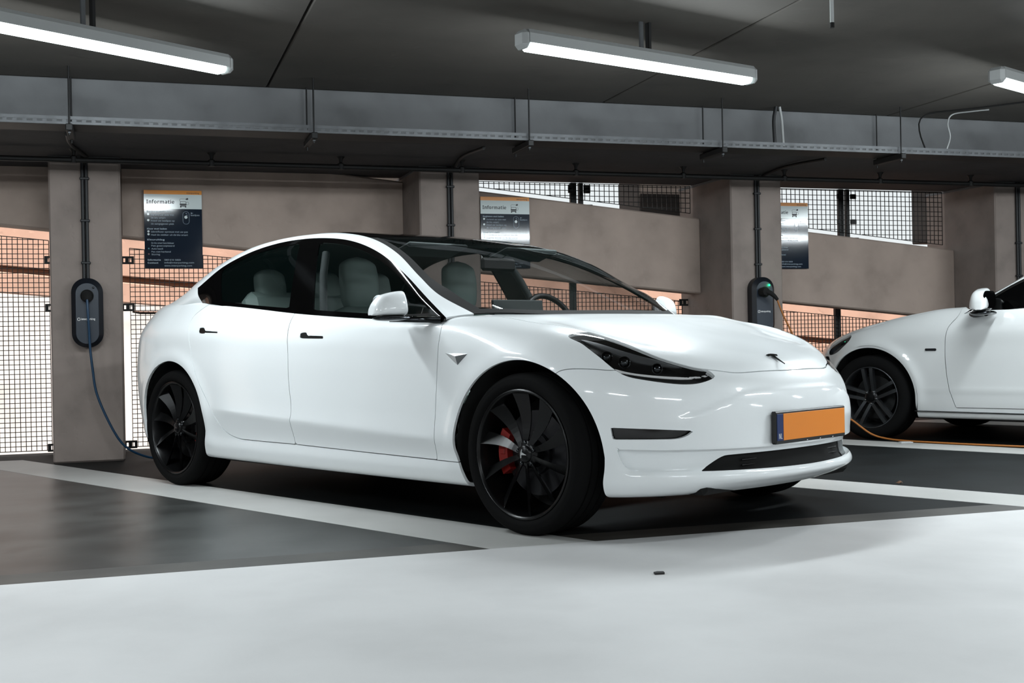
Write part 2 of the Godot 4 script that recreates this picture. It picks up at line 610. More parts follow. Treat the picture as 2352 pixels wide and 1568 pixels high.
func ramp_side() -> void:
	# parapet panels of the ramp, one between each two columns, following the slope
	for k in range(-2, 5):
		var xa := col_x(k) + 0.238
		var xb := col_x(k + 1) - 0.238
		var m := MB.new()
		m.prism(PackedVector2Array([Vector2(xa, parapet_foot(xa)), Vector2(xb, parapet_foot(xb)), Vector2(xb, parapet_top(xb) - 0.012), Vector2(xb - 0.012, parapet_top(xb)), Vector2(xa, parapet_top(xa))]), 0.2, Transform3D(Basis.IDENTITY, Vector3(0, 0, -4.72)), 0.012)
		var pan := struct("trim_%d" % (k + 6), m.mesh(), M.ramp)
		pan.set_meta("label", "sloping concrete ramp parapet panel between two columns")
	# the far parapet of the ramp in two courses, and the lit house and yard beyond
	for g in [[-0.40, -0.20, M.warm], [-0.2, -0.14, M.warm_shade], [-0.14, 0.42, M.warm], [0.42, 0.46, M.warm_shade], [0.46, 0.95, M.warm]]:  # narrow dark courses are painted groove shadows
		var e := MB.new()
		var deep: float = 0.2 if g[2] == M.warm else 0.15
		e.prism(PackedVector2Array([Vector2(-9, parapet_foot(-9) + g[0]), Vector2(14, parapet_foot(14) + g[0]), Vector2(14, parapet_foot(14) + g[1]), Vector2(-9, parapet_foot(-9) + g[1])]), deep, Transform3D(Basis.IDENTITY, Vector3(0, 0, -7.54)), 0.008)
		struct("trim_%d" % (20 + int((g[0] + 0.4) * 20)), e.mesh(), g[2])
	struct("trim_50", boxm(Vector3(-9.5, -0.9, -12.2), Vector3(21.1, 5.0, 0.3)), M.facade)
	struct("trim_51", boxm(Vector3(13.0, -1.2, -9.0), Vector3(27.4, 4.2, 0.3)), M.shaded_wall)  # wall right of the bright one, its shade put into the colour
	struct("ground", boxm(Vector3(2, -3.3, -8.6), Vector3(44, 0.3, 7.6)), M.facade)
	struct("trim_52", boxm(Vector3(2, -1.7, -4.98), Vector3(28, 3.0, 0.1)), M.dark_concrete)
	for x in [-0.02, 2.56, 5.9, 8.6]:
		struct("column", boxm(Vector3(x, 2.35, -5.4), Vector3(0.68, 1.2, 0.5), 0.01), M.dark_concrete)
	# wire mesh between the columns, below and above the parapets
	for k in range(-1, 4):
		var xa := col_x(k) + 0.2425 + 0.055
		var xb := col_x(k + 1) - 0.2425 - 0.055
		var f := thing("mesh_fence", ["black wire mesh fence left of the first column", "black wire mesh fence behind the rear of the white saloon", "black wire mesh fence seen through the windscreen of the saloon", "black wire mesh fence between the two white cars", "black wire mesh fence behind the white coupe"][k + 1], "fence", Vector3(0, 0, -4.8))
		f.set_meta("group", "wire mesh fences under the ramp parapets")
		var w := MB.new()
		wire_grid(w, xa, xb, func(_x): return 0.03, func(x): return parapet_foot(x) - 0.06, 0.0, 0.037)
		var wm := obj("wire_mesh", w.mesh(), M.wire, f)
		wm.set_meta("kind", "stuff")
		var mid := (xa + xb) / 2
		obj("post", boxm(Vector3(mid, 0.66, -0.03), Vector3(0.06, 1.32, 0.04), 0.004), M.black_steel, f)
		for side in [0, 1]:
			for y in [0.05, 1.13, 1.50]:
				if y > parapet_foot(xb) and side == 1:
					continue
				bracket(Vector3(xa + 0.0 if side == 0 else xb, y, 0.0), -1.0 if side == 0 else 1.0, f)
		if k >= 1:
			var u := thing("mesh_screen", ["", "", "black wire mesh screen above the parapet behind the saloon roof", "black wire mesh screen above the parapet behind the third information sign", "black wire mesh screen above the parapet at the far right"][k + 1], "fence", Vector3(0, 0, -4.66))
			u.set_meta("group", "wire mesh screens on the parapets")
			var w2 := MB.new()
			wire_grid(w2, xa - 0.04, xb + 0.03, func(x): return parapet_top(x) + 0.055, func(_x): return SOFFIT - 0.01, 0.0, 0.0455)
			var w2m := obj("wire_mesh", w2.mesh(), M.wire, u)
			w2m.set_meta("kind", "stuff")
			var pt := parapet_top(mid)
			obj("post", boxm(Vector3(mid - 0.035, (pt + SOFFIT) / 2, -0.03), Vector3(0.055, SOFFIT - pt, 0.04), 0.004), M.black_steel, u)
			obj("post", boxm(Vector3(mid + 0.035, (pt + SOFFIT) / 2, -0.03), Vector3(0.04, SOFFIT - pt, 0.04), 0.004), M.black_steel, u)
			obj("foot_plate", boxm(Vector3(mid, pt + 0.004, -0.03), Vector3(0.26, 0.012, 0.1), 0.003), M.black_steel, u)
			for y in [pt + 0.16, SOFFIT - 0.07]:
				if y - pt > 0.1:
					obj("clip", boxm(Vector3(mid + 0.085, y, 0.0), Vector3(0.06, 0.045, 0.02), 0.003), M.black_steel, u)
					obj("clip", boxm(Vector3(mid - 0.075, y, 0.0), Vector3(0.03, 0.045, 0.02), 0.003), M.black_steel, u)


func bracket(p: Vector3, side: float, parent: Node) -> void:
	var br := MB.new()
	# plate with two round holes, the column end bent round
	var w := 0.105
	var h := 0.062
	br.box(p + Vector3(side * 0.02, h / 2 - 0.008, 0.012), Vector3(w, 0.016, 0.006))
	br.box(p + Vector3(side * 0.02, -h / 2 + 0.008, 0.012), Vector3(w, 0.016, 0.006))
	for q in [[-0.04, 0.025], [0.001, 0.028], [0.043, 0.02]]:
		br.box(p + Vector3(side * 0.02 + q[0], 0, 0.012), Vector3(q[1], h - 0.032, 0.006))
	br.box(p + Vector3(side * 0.068, 0, 0.03), Vector3(0.006, h, 0.04))
	obj("bracket", br.mesh(), M.black_steel, parent)


func wire_grid(m: MB, xa: float, xb: float, lo: Callable, hi: Callable, z: float, gap: float) -> void:
	var r := 0.0027
	var n := int((xb - xa) / gap)
	for j in n + 1:
		var x := xa + (xb - xa) * j / n
		m.box(Vector3(x, (lo.call(x) + hi.call(x)) / 2, z), Vector3(r * 2, hi.call(x) - lo.call(x), r * 2))
	var y0: float = minf(lo.call(xa), lo.call(xb))
	var y1: float = maxf(hi.call(xa), hi.call(xb))
	var y := y0
	while y < y1:
		# a level wire runs only where it lies inside the sloping frame
		var a := xb
		var b := xa
		for j in 61:
			var x := xa + (xb - xa) * j / 60.0
			if y >= lo.call(x) - 0.001 and y <= hi.call(x) + 0.001:
				a = minf(a, x)
				b = maxf(b, x)
		if b - a > 0.03:
			m.box(Vector3((a + b) / 2, y, z + r * 1.7), Vector3(b - a, r * 2, r * 2))
		y += gap
	for f in [lo, hi]:
		var p := Vector3(xa, f.call(xa), z)
		var q := Vector3(xb, f.call(xb), z)
		m.tube(PackedVector3Array([p, q]), r * 1.2, 6)


func services() -> void:
	# cable tray on threaded rods along the beam
	var tr := thing("cable_tray", "long perforated zinc cable tray hung under the ceiling along the beam", "cable tray", Vector3(0, 2.15, 0))
	for z in [-2.5, -2.745]:
		var m := MB.new()
		m.box(Vector3(2, 0.0075, z), Vector3(27.6, 0.015, 0.003))
		m.box(Vector3(2, 0.037, z), Vector3(27.6, 0.019, 0.003))
		m.box(Vector3(2, 0.0465, z - 0.004), Vector3(27.6, 0.003, 0.009))
		var x := -11.7
		while x < 15.8:
			m.box(Vector3(x, 0.0215, z), Vector3(0.024, 0.014, 0.003))
			x += 0.055
		obj("side_rail", m.mesh(), M.zinc, tr)
	obj("tray_floor", boxm(Vector3(2, 0.0, -2.6225), Vector3(27.6, 0.003, 0.245)), M.dark_zinc, tr)
	var cb := MB.new()
	for q in [[-2.56, 0.011], [-2.60, 0.014], [-2.66, 0.012], [-2.70, 0.013]]:
		cb.tube(PackedVector3Array([Vector3(-11.7, 0.016, q[0]), Vector3(15.7, 0.016, q[0])]), q[1], 6)
	obj("cable", cb.mesh(), M.matt_black, tr)
	var k := 0
	for x in [-4.10, -2.652, -1.20, 0.237, 1.676, 3.15, 4.61, 6.06]:
		var h := thing("rod_hanger", ["", "", "", "", "", "", "pair of threaded rods holding the cable tray, out of view past the right edge", "pair of threaded rods holding the cable tray, far out of view to the right"][k], "hanger", Vector3(x, 2.10, -2.62), "threaded rod hangers of the cable tray")
		obj("rod", tubem([Vector3(0, -0.02, 0.145), Vector3(0, CEIL - 2.10, 0.145)], 0.0055, 6), M.dark_zinc, h)
		obj("rod", tubem([Vector3(0, -0.02, -0.155), Vector3(0, CEIL - 2.10, -0.155)], 0.0055, 6), M.dark_zinc, h)
		obj("crossbar", boxm(Vector3(0, 0.024, 0), Vector3(0.04, 0.04, 0.36), 0.004), M.dark_zinc, h)
		obj("nut", boxm(Vector3(0, -0.004, 0.145), Vector3(0.018, 0.012, 0.018), 0.004), M.zinc, h)
		if k < 6:
			h.set_meta("label", "pair of threaded rods holding the cable tray, " + ["out of view to the left", "above the left charger column", "above the saloon's rear door", "below the left end of the middle lamp", "below the right end of the middle lamp", "nearest the two looped cables"][k])
		k += 1
	# water pipe under the beam
	var pp := thing("water_pipe", "long black pipe hung on short hangers under the dark beam", "pipe", Vector3(0, 2.105, -3.62))
	obj("pipe", tubem([Vector3(-11.9, 0, 0), Vector3(15.9, 0, 0)], 0.019, 10), M.pipe, pp)
	for j in range(-4, 12):
		var m := MB.new()
		m.lathe(PackedVector2Array([Vector2(0.0, -0.02), Vector2(0.024, -0.02), Vector2(0.024, 0.022), Vector2(0.011, 0.03), Vector2(0.016, 0.056), Vector2(0.032, 0.0745), Vector2(0.0, 0.0745)]), Transform3D(Basis.IDENTITY, Vector3(-1.757 + 0.92 * j, 0, 0)), 12)
		obj("hanger", m.mesh(), M.pipe, pp)
	# conduits down the columns
	for c in range(-1, 4):
		var x := col_x(c)
		var foot := 1.30
		if c == 3:
			foot = 0.9
		var co := thing("conduit", ["dark conduit pair on a column out of view", "dark conduit pair running down the left column to the charger with blue cable", "dark conduit pair on the column behind the saloon roof", "dark conduit pair running down to the charger with the green light", "dark conduit pair on the column at the right edge"][c + 1], "conduit", Vector3(x, foot, -3.93))
		co.set_meta("group", "conduits on the columns")
		for s in [-0.014, 0.012]:
			obj("tube", tubem([Vector3(s, 0, 0), Vector3(s, SOFFIT - foot - 0.005, 0)], 0.012, 8), M.conduit, co)
		for y in [0.12, 0.42, 0.72]:
			obj("clamp", boxm(Vector3(0, y, 0.0), Vector3(0.065, 0.018, 0.03), 0.004), M.conduit, co)
		obj("feed_cable", tubem(curve([Vector3(0.0, 0.82 + 1.30 - foot, 0.0), Vector3(0.02, 0.86 + 1.30 - foot, 0.06), Vector3(-0.06, 0.862 + 1.30 - foot, 0.6), Vector3(-0.06, 0.838 + 1.30 - foot, 1.15)], 24), 0.0125, 8), M.pipe, co)
	# pipes and loose cables between ceiling and tray
	var rp := thing("riser_pipe", "two dark pipes from the ceiling down into the cable tray", "pipe", Vector3(2.23, 2.2, -2.66))
	obj("tube", tubem(curve([Vector3(-0.03, 0, 0), Vector3(-0.03, 0.2, -0.01), Vector3(-0.01, CEIL - 2.2, -0.01)], 8), 0.013, 8), M.conduit, rp)
	obj("tube", tubem(curve([Vector3(0.04, 0, 0), Vector3(0.035, 0.2, -0.01), Vector3(0.02, CEIL - 2.2, -0.01)], 8), 0.010, 8), M.lamp_body, rp)
	var lc := thing("looped_cable", "two thin cables looping from the ceiling down to the cable tray at the right", "cable", Vector3(3.42, 2.2, -2.6))
	obj("cable", tubem(curve([Vector3(0.0, 0, 0.05), Vector3(-0.04, 0.12, 0.04), Vector3(-0.03, 0.22, 0.03), Vector3(0.06, 0.274, 0.03), Vector3(0.3, 0.276, 0.3), Vector3(0.75, 0.278, 0.9)], 30), 0.006, 6), M.matt_black, lc)
	obj("cable", tubem(curve([Vector3(0.19, 0, 0.05), Vector3(0.225, 0.1, 0.05), Vector3(0.205, 0.2, 0.05), Vector3(0.25, 0.27, 0.05), Vector3(0.42, 0.276, 0.25)], 30), 0.006, 6), M.lamp_body, lc)
	var wr := thing("white_tube", "thin white tube with a black tip hanging from the ceiling at the top edge", "tube", Vector3(1.02, 2.345, -0.07))
	obj("tube", tubem([Vector3(0, 0.012, 0), Vector3(0.0, CEIL - 2.345, 0)], 0.010, 10), M.lamp_body, wr)
	obj("tip", tubem([Vector3(0, -0.014, 0), Vector3(0, 0.012, 0)], 0.0115, 10), M.matt_black, wr)


func lamps() -> void:
	# [centre x, centre z, turn, what sets it apart]
	var list := [
		[-2.50, -0.965, -0.558, "long tube lamp hung at the upper left, its right end in view"],
		[0.31, -0.755, -0.303, "long tube lamp hung above the bonnet of the white saloon"],
		[3.22, -0.975, -0.42, "long tube lamp at the right edge, only its left end in view"],
		[-5.7, -0.8, -0.4, "tube lamp over the bays, out of view past the left edge"], [6.3, -0.9, -0.4, "tube lamp over the bays, out of view past the right edge"],
		[-5.0, 1.7, 0.0, "tube lamp over the front of the aisle, out of view at the left"], [2.45, 1.7, 0.0, "tube lamp over the front of the aisle, mirrored in the middle information sign"], [6.55, 1.5, 0.0, "tube lamp over the front of the aisle, mirrored in the rightmost information sign"],
		[-7.0, 5.4, 0.0, "tube lamp behind the camera, farthest to the left"], [-3.6, 5.4, 0.0, "tube lamp behind the camera, just left of it"], [-0.3, 5.4, 0.0, "tube lamp behind the camera, just right of it"], [3.0, 5.4, 0.0, "tube lamp behind the camera, second to the right of it"], [6.6, 5.4, 0.0, "tube lamp behind the camera, farthest to the right"]]
	for l in list:
		var y := 2.245
		var label: String = l[3]
		var o := thing("tube_lamp", label, "lamp", Vector3(l[0], y, l[1]), "tube lamps under the ceiling")
		o.rotation.y = -l[2] if l[2] < 0.0 else 0.0
		var b := MB.new()
		b.prism(PackedVector2Array([Vector2(-0.05, 0.03), Vector2(0.05, 0.03), Vector2(0.05, 0.078), Vector2(0.04, 0.098), Vector2(-0.04, 0.098), Vector2(-0.05, 0.078)]), 1.58, Transform3D(Basis(Vector3.UP, PI / 2), Vector3(-0.79, 0, 0)))
		obj("housing", b.mesh(), M.lamp_body, o)
		var d := MB.new()
		d.prism(PackedVector2Array([Vector2(-0.047, 0.031), Vector2(-0.044, 0.012), Vector2(-0.03, 0.0), Vector2(0.03, 0.0), Vector2(0.044, 0.012), Vector2(0.047, 0.031)]), 1.54, Transform3D(Basis(Vector3.UP, PI / 2), Vector3(-0.77, 0, 0)))
		obj("diffuser", d.mesh(), M.tube, o)
		for s in [-1.0, 1.0]:
			obj("end_cap", boxm(Vector3(s * 0.80, 0.05, 0), Vector3(0.05, 0.094, 0.102), 0.02), M.lamp_body, o)
			obj("strap", boxm(Vector3(s * 0.03, (0.098 + CEIL - y) / 2, 0), Vector3(0.016, CEIL - y - 0.098, 0.03)), M.dark_zinc, o) if s > 0 else obj("strap", boxm(Vector3(-0.02, (0.098 + CEIL - y) / 2, 0), Vector3(0.022, CEIL - y - 0.098, 0.012)), M.zinc, o)
		# down through the bottom of the diffuser and out of its two long sides
		for q in [[Vector3(0, -0.006, 0), -PI / 2, 0.0, 0.085, LAMP_ENERGY], [Vector3(0, 0.012, 0.053), -0.75, PI, 0.03, LAMP_ENERGY * SIDE_SHARE], [Vector3(0, 0.012, -0.053), -0.75, 0.0, 0.03, LAMP_ENERGY * SIDE_SHARE]]:
			var li := AreaLight3D.new()
			li.name = "lamp_light"
			li.area_size = Vector2(1.5, q[3])
			li.light_color = Color(0.95, 0.985, 1.0)
			li.light_energy = q[4]
			li.set("area_range", 30.0)
			li.set("area_attenuation", 2.0)
			li.shadow_enabled = true
			li.position = q[0]
			li.rotation = Vector3(q[1], q[2], 0)
			o.add_child(li, true)


# ---------------------------------------------------------------- car bodies

# monotone cubic through knots
class Spline:
	var x := PackedFloat32Array()
	var y := PackedFloat32Array()
	var m := PackedFloat32Array()

	func _init(knots: Array) -> void:
		var k := knots.duplicate()
		k.sort_custom(func(a, b): return a[0] < b[0])
		for q in k:
			x.append(q[0])
			y.append(q[1])
		var n := x.size()
		m.resize(n)
		m.fill(0.0)
		if n < 2:
			return
		var d := PackedFloat32Array()
		for i in n - 1:
			d.append((y[i + 1] - y[i]) / (x[i + 1] - x[i]))
		m[0] = d[0]
		m[n - 1] = d[n - 2]
		for i in range(1, n - 1):
			if d[i - 1] * d[i] > 0.0:
				var w1 := 2.0 * (x[i + 1] - x[i]) + x[i] - x[i - 1]
				var w2 := x[i + 1] - x[i] + 2.0 * (x[i] - x[i - 1])
				m[i] = (w1 + w2) / (w1 / d[i - 1] + w2 / d[i])

	func at(v: float) -> float:
		var n := x.size()
		if n == 1 or v <= x[0]:
			return y[0]
		if v >= x[n - 1]:
			return y[n - 1]
		var i := x.bsearch(v) - 1
		i = clampi(i, 0, n - 2)
		var h := x[i + 1] - x[i]
		var t := (v - x[i]) / h
		return y[i] * (1 + 2 * t) * (1 - t) * (1 - t) + m[i] * h * t * (1 - t) * (1 - t) + y[i + 1] * t * t * (3 - 2 * t) + m[i + 1] * h * t * t * (t - 1)


# piece of a skin: points, normals, triangles
class BodySkin:
	var v := PackedVector3Array()
	var n := PackedVector3Array()
	var i := PackedInt32Array()

	# splits by a function of position; returns the part where it is below -gap and the part where it is above gap
	func split(f: Callable, gap := 0.0) -> Array:
		var phi := PackedFloat32Array()
		phi.resize(v.size())
		for q in v.size():
			phi[q] = f.call(v[q])
		return [clip(phi, -gap, 1.0), clip(phi, gap, -1.0)]

	func clip(phi: PackedFloat32Array, iso: float, sgn: float) -> BodySkin:
		var o := BodySkin.new()
		var map := PackedInt32Array()
		map.resize(v.size())
		map.fill(-1)
		var cut := {}
		var nv := v.size()
		for q in range(0, i.size(), 3):
			var ins := PackedInt32Array()
			var ids := [i[q], i[q + 1], i[q + 2]]
			var cnt := 0
			for k in 3:
				if (phi[ids[k]] - iso) * sgn < 0.0:
					cnt += 1
			if cnt == 0:
				continue
			for k in 3:
				var a: int = ids[k]
				var b: int = ids[(k + 1) % 3]
				var pa := (phi[a] - iso) * sgn
				var pb := (phi[b] - iso) * sgn
				if pa < 0.0:
					if map[a] < 0:
						map[a] = o.v.size()
						o.v.append(v[a])
						o.n.append(n[a])
					ins.append(map[a])
				if (pa < 0.0) != (pb < 0.0):
					var key := mini(a, b) * nv + maxi(a, b)
					if not cut.has(key):
						var t := pa / (pa - pb)
						cut[key] = o.v.size()
						o.v.append(v[a].lerp(v[b], t))
						o.n.append(n[a].lerp(n[b], t).normalized())
					ins.append(cut[key])
			for k in range(1, ins.size() - 1):
				o.i.append_array([ins[0], ins[k], ins[k + 1]])
		return o

	# the sheet with a folded edge of that depth, as real panels have
	func panel(depth := 0.014) -> MB:
		var m := MB.new()
		m.v = v.duplicate()
		m.n = n.duplicate()
		m.i = i.duplicate()
		if depth <= 0.0:
			return m
		var used := {}
		var nv := v.size()
		for q in range(0, i.size(), 3):
			for k in 3:
				var a := i[q + k]
				var b := i[q + (k + 1) % 3]
				var key := mini(a, b) * nv + maxi(a, b)
				used[key] = used.get(key, 0) + 1
		for key in used:
			if used[key] == 1:
				var a: int = key / nv
				var b: int = key % nv
				if absf(v[a].z) < 0.002 and absf(v[b].z) < 0.002:
					continue     # the two halves meet here
				var c := v[a] - n[a] * depth
				var d := v[b] - n[b] * depth
				var g := (c - v[a]).cross(v[b] - v[a]).normalized()
				var kk := m.v.size()
				m.v.append_array([v[a], v[b], d, c])
				m.n.append_array([g, g, g, g])
				m.i.append_array([kk, kk + 1, kk + 2, kk, kk + 2, kk + 3])
		return m

	func pushed(d: float) -> BodySkin:
		var o := BodySkin.new()
		o.v.resize(v.size())
		o.n = n.duplicate()
		o.i = i.duplicate()
		for q in v.size():
			o.v[q] = v[q] + n[q] * d
		return o


# signed distance to a closed outline, negative inside
static func sd(p: Vector2, poly: PackedVector2Array, box: Rect2) -> float:
	if not box.grow(0.06).has_point(p):
		return 0.06 + maxf(maxf(box.position.x - p.x, p.x - box.end.x), maxf(box.position.y - p.y, p.y - box.end.y))
	var d := 1e9
	var inside := false
	var m := poly.size()
	var b := poly[m - 1]
	for q in m:
		var a := poly[q]
		var e := b - a
		var w := p - a
		d = minf(d, (w - e * clampf(w.dot(e) / maxf(e.length_squared(), 1e-12), 0.0, 1.0)).length_squared())
		if (a.y > p.y) != (b.y > p.y) and p.x < (b.x - a.x) * (p.y - a.y) / (b.y - a.y) + a.x:
			inside = not inside
		b = a
	return -sqrt(d) if inside else sqrt(d)


func bounds(poly: PackedVector2Array) -> Rect2:
	var r := Rect2(poly[0], Vector2.ZERO)
	for q in poly:
		r = r.expand(q)
	return r


# smooth closed outline through points given as [x, y]; a third value 1 keeps a corner sharp
func outline(pts: Array, sub := 5) -> PackedVector2Array:
	var out := PackedVector2Array()
	var m := pts.size()
	for j in m:
		var p0 := Vector2(pts[(j - 1 + m) % m][0], pts[(j - 1 + m) % m][1])
		var p1 := Vector2(pts[j][0], pts[j][1])
		var p2 := Vector2(pts[(j + 1) % m][0], pts[(j + 1) % m][1])
		var p3 := Vector2(pts[(j + 2) % m][0], pts[(j + 2) % m][1])
		var l := (p2 - p1).length()
		var t1 := Vector2.ZERO if pts[j].size() > 2 else (p2 - p0).normalized() * l
		var t2 := Vector2.ZERO if pts[(j + 1) % m].size() > 2 else (p3 - p1).normalized() * l
		if pts[j].size() > 2 and pts[(j + 1) % m].size() > 2:
			out.append(p1)
			continue
		if pts[j].size() > 2:
			t1 = p2 - p1
		if pts[(j + 1) % m].size() > 2:
			t2 = p2 - p1
		for s in sub:
			var t := float(s) / sub
			out.append(p1 * (1 + 2 * t) * (1 - t) * (1 - t) + t1 * t * (1 - t) * (1 - t) + p2 * t * t * (3 - 2 * t) + t2 * t * t * (t - 1))
	return out


func in_xy(poly: PackedVector2Array) -> Callable:
	var b := bounds(poly)
	return func(p: Vector3) -> float: return sd(Vector2(p.x, p.y), poly, b)


func in_xz(poly: PackedVector2Array) -> Callable:
	var b := bounds(poly)
	return func(p: Vector3) -> float: return sd(Vector2(p.x, p.z), poly, b)


# seen from the front: z against y, only ahead of the given x
func in_zy(poly: PackedVector2Array, ahead: float) -> Callable:
	var b := bounds(poly)
	return func(p: Vector3) -> float: return maxf(sd(Vector2(p.z, p.y), poly, b), ahead - p.x)


func arch(cx: float, cy: float, r: float, foot_front: float, foot_rear: float) -> Callable:
	return func(p: Vector3) -> float:
		var d := Vector2(p.x - cx, p.y - cy)
		if d.y > 0.0:
			return d.length() - r
		var s := clampf(-d.y / 0.15, 0.0, 1.0)
		return d.x - lerpf(r, foot_front, s) if d.x > 0.0 else -d.x - lerpf(r, foot_rear, s)


static func sst(a: float, b: float, x: float) -> float:
	var t := clampf((x - a) / (b - a), 0.0, 1.0)
	return t * t * (3.0 - 2.0 * t)


# right half of a body, lofted through lines that run from the middle of the nose round the side to the middle of the tail.
# line: [nose reach, half width over x, height over x (or null: top function), tail reach]
func loft(lines: Array, top: Callable, push: Callable, x_tail: float, nn: int, ns: int, nt: int, sub: int, p_nose := 2.22, p_tail := 2.6) -> BodySkin:
	var nk := lines.size()
	var nu := nn + ns + nt + 1
	var pts := []
	for l in lines:
		var w := Spline.new(l[1])
		var yy: Spline = null
		if l[2] != null:
			yy = Spline.new(l[2])
		var row := PackedVector3Array()
		for u in nu:
			var p := Vector3.ZERO
			if u <= nn:
				var a := PI / 2 * u / nn
				p.x = l[0] * pow(maxf(cos(a), 0.0), 2.0 / p_nose)
				p.z = w.at(0.0) * pow(sin(a), 2.0 / p_nose)
			elif u <= nn + ns:
				p.x = x_tail * (u - nn) / ns
				p.z = w.at(p.x)
			else:
				var a := PI / 2 * (1.0 - float(u - nn - ns) / nt)
				p.x = x_tail + (l[3] - x_tail) * pow(maxf(cos(a), 0.0), 2.0 / p_tail)
				p.z = w.at(x_tail) * pow(maxf(sin(a), 0.0), 2.0 / p_tail)
			p.y = yy.at(p.x) if yy else top.call(p.x, p.z)
			row.append(p)
		pts.append(row)
	var nv := (nk - 1) * sub + 1
	var g := PackedVector3Array()
	g.resize(nu * nv)
	for u in nu:
		var s := PackedFloat32Array([0.0])
		for k in nk - 1:
			s.append(s[k] + pts[k][u].distance_to(pts[k + 1][u]) + 1e-6)
		var m := PackedVector3Array()
		for k in nk:
			if k == 0:
				m.append((pts[1][u] - pts[0][u]) / (s[1] - s[0]))
			elif k == nk - 1:
				m.append((pts[k][u] - pts[k - 1][u]) / (s[k] - s[k - 1]))
			else:
				var h0 := s[k] - s[k - 1]
				var h1 := s[k + 1] - s[k]
				m.append(((pts[k][u] - pts[k - 1][u]) / h0 * h1 + (pts[k + 1][u] - pts[k][u]) / h1 * h0) / (h0 + h1))
		for k in nk - 1:
			var h := s[k + 1] - s[k]
			for j in (sub + 1 if k == nk - 2 else sub):
				var t := float(j) / sub
				var p: Vector3 = pts[k][u] * ((1 + 2 * t) * (1 - t) * (1 - t)) + m[k] * (h * t * (1 - t) * (1 - t)) + pts[k + 1][u] * (t * t * (3 - 2 * t)) + m[k + 1] * (h * t * t * (t - 1))
				g[u * nv + k * sub + j] = push.call(p)
	var o := BodySkin.new()
	o.v = g
	o.n.resize(nu * nv)
	for u in nu:
		for k in nv:
			var du := g[mini(u + 1, nu - 1) * nv + k] - g[maxi(u - 1, 0) * nv + k]
			var dv := g[u * nv + mini(k + 1, nv - 1)] - g[u * nv + maxi(k - 1, 0)]
			var q := du.cross(dv)
			if u == 0 or u == nu - 1 or k == nv - 1:
				# on the middle plane the surface runs straight across
				if u == 0:
					q = Vector3(0, 0, 1).cross(dv)
				elif u == nu - 1:
					q = Vector3(0, 0, -1).cross(dv)
				if k == nv - 1:
					q = du.cross(Vector3(0, 0, -1))
				q.z = 0.0
			if q.length_squared() < 1e-16:
				q = Vector3.UP
			o.n[u * nv + k] = -q.normalized()
	# outward
	var probe := (nn + ns / 2) * nv + nv / 3
	if o.n[probe].z < 0.0:
		for q in o.n.size():
			o.n[q] = -o.n[q]
	for u in nu - 1:
		for k in nv - 1:
			var a := u * nv + k
			o.i.append_array([a, a + nv, a + nv + 1, a, a + nv + 1, a + 1])
	return o


# right half of the cabin: lines from front to rear through keyed stations, sub-divided; returns {rows, nu, nv}
func cabin_grid(lines: Array, su: int, sv: int) -> Dictionary:
	var nk := lines.size()
	var ns: int = lines[0].size()
	var nu := (ns - 1) * su + 1
	var along := []
	for l in lines:
		var row := PackedVector3Array()
		for j in ns - 1:
			var p0: Vector3 = l[maxi(j - 1, 0)]
			var p1: Vector3 = l[j]
			var p2: Vector3 = l[j + 1]
			var p3: Vector3 = l[mini(j + 2, ns - 1)]
			var d1 := (p2 - p1).length()
			var d0 := maxf((p1 - p0).length(), 1e-5)
			var d2 := maxf((p3 - p2).length(), 1e-5)
			var t1 := (p2 - p1) if j == 0 else ((p1 - p0) / d0 * d1 + (p2 - p1) / d1 * d0) / (d0 + d1) * d1
			var t2 := (p2 - p1) if j == ns - 2 else ((p2 - p1) / d1 * d2 + (p3 - p2) / d2 * d1) / (d1 + d2) * d1
			for s in su:
				var t := float(s) / su
				row.append(p1 * ((1 + 2 * t) * (1 - t) * (1 - t)) + t1 * (t * (1 - t) * (1 - t)) + p2 * (t * t * (3 - 2 * t)) + t2 * (t * t * (t - 1)))
		row.append(l[ns - 1])
		along.append(row)
	var nv := (nk - 1) * sv + 1
	var g := PackedVector3Array()
	g.resize(nu * nv)
	for u in nu:
		for k in nk - 1:
			var p0: Vector3 = along[maxi(k - 1, 0)][u]
			var p1: Vector3 = along[k][u]
			var p2: Vector3 = along[k + 1][u]
			var p3: Vector3 = along[mini(k + 2, nk - 1)][u]
			if k + 2 > nk - 1:
				p3 = Vector3(along[nk - 2][u].x, along[nk - 2][u].y, -along[nk - 2][u].z)
			var d1 := maxf((p2 - p1).length(), 1e-5)
			var d0 := maxf((p1 - p0).length(), 1e-5)
			var d2 := maxf((p3 - p2).length(), 1e-5)
			var t1 := (p2 - p1) if k == 0 else ((p1 - p0) / d0 * d1 + (p2 - p1) / d1 * d0) / (d0 + d1) * d1
			var t2 := ((p2 - p1) / d1 * d2 + (p3 - p2) / d2 * d1) / (d1 + d2) * d1
			for s in (sv + 1 if k == nk - 2 else sv):
				var t := float(s) / sv
				g[u * nv + k * sv + s] = p1 * ((1 + 2 * t) * (1 - t) * (1 - t)) + t1 * (t * (1 - t) * (1 - t)) + p2 * (t * t * (3 - 2 * t)) + t2 * (t * t * (t - 1))
	return {"g": g, "nu": nu, "nv": nv}


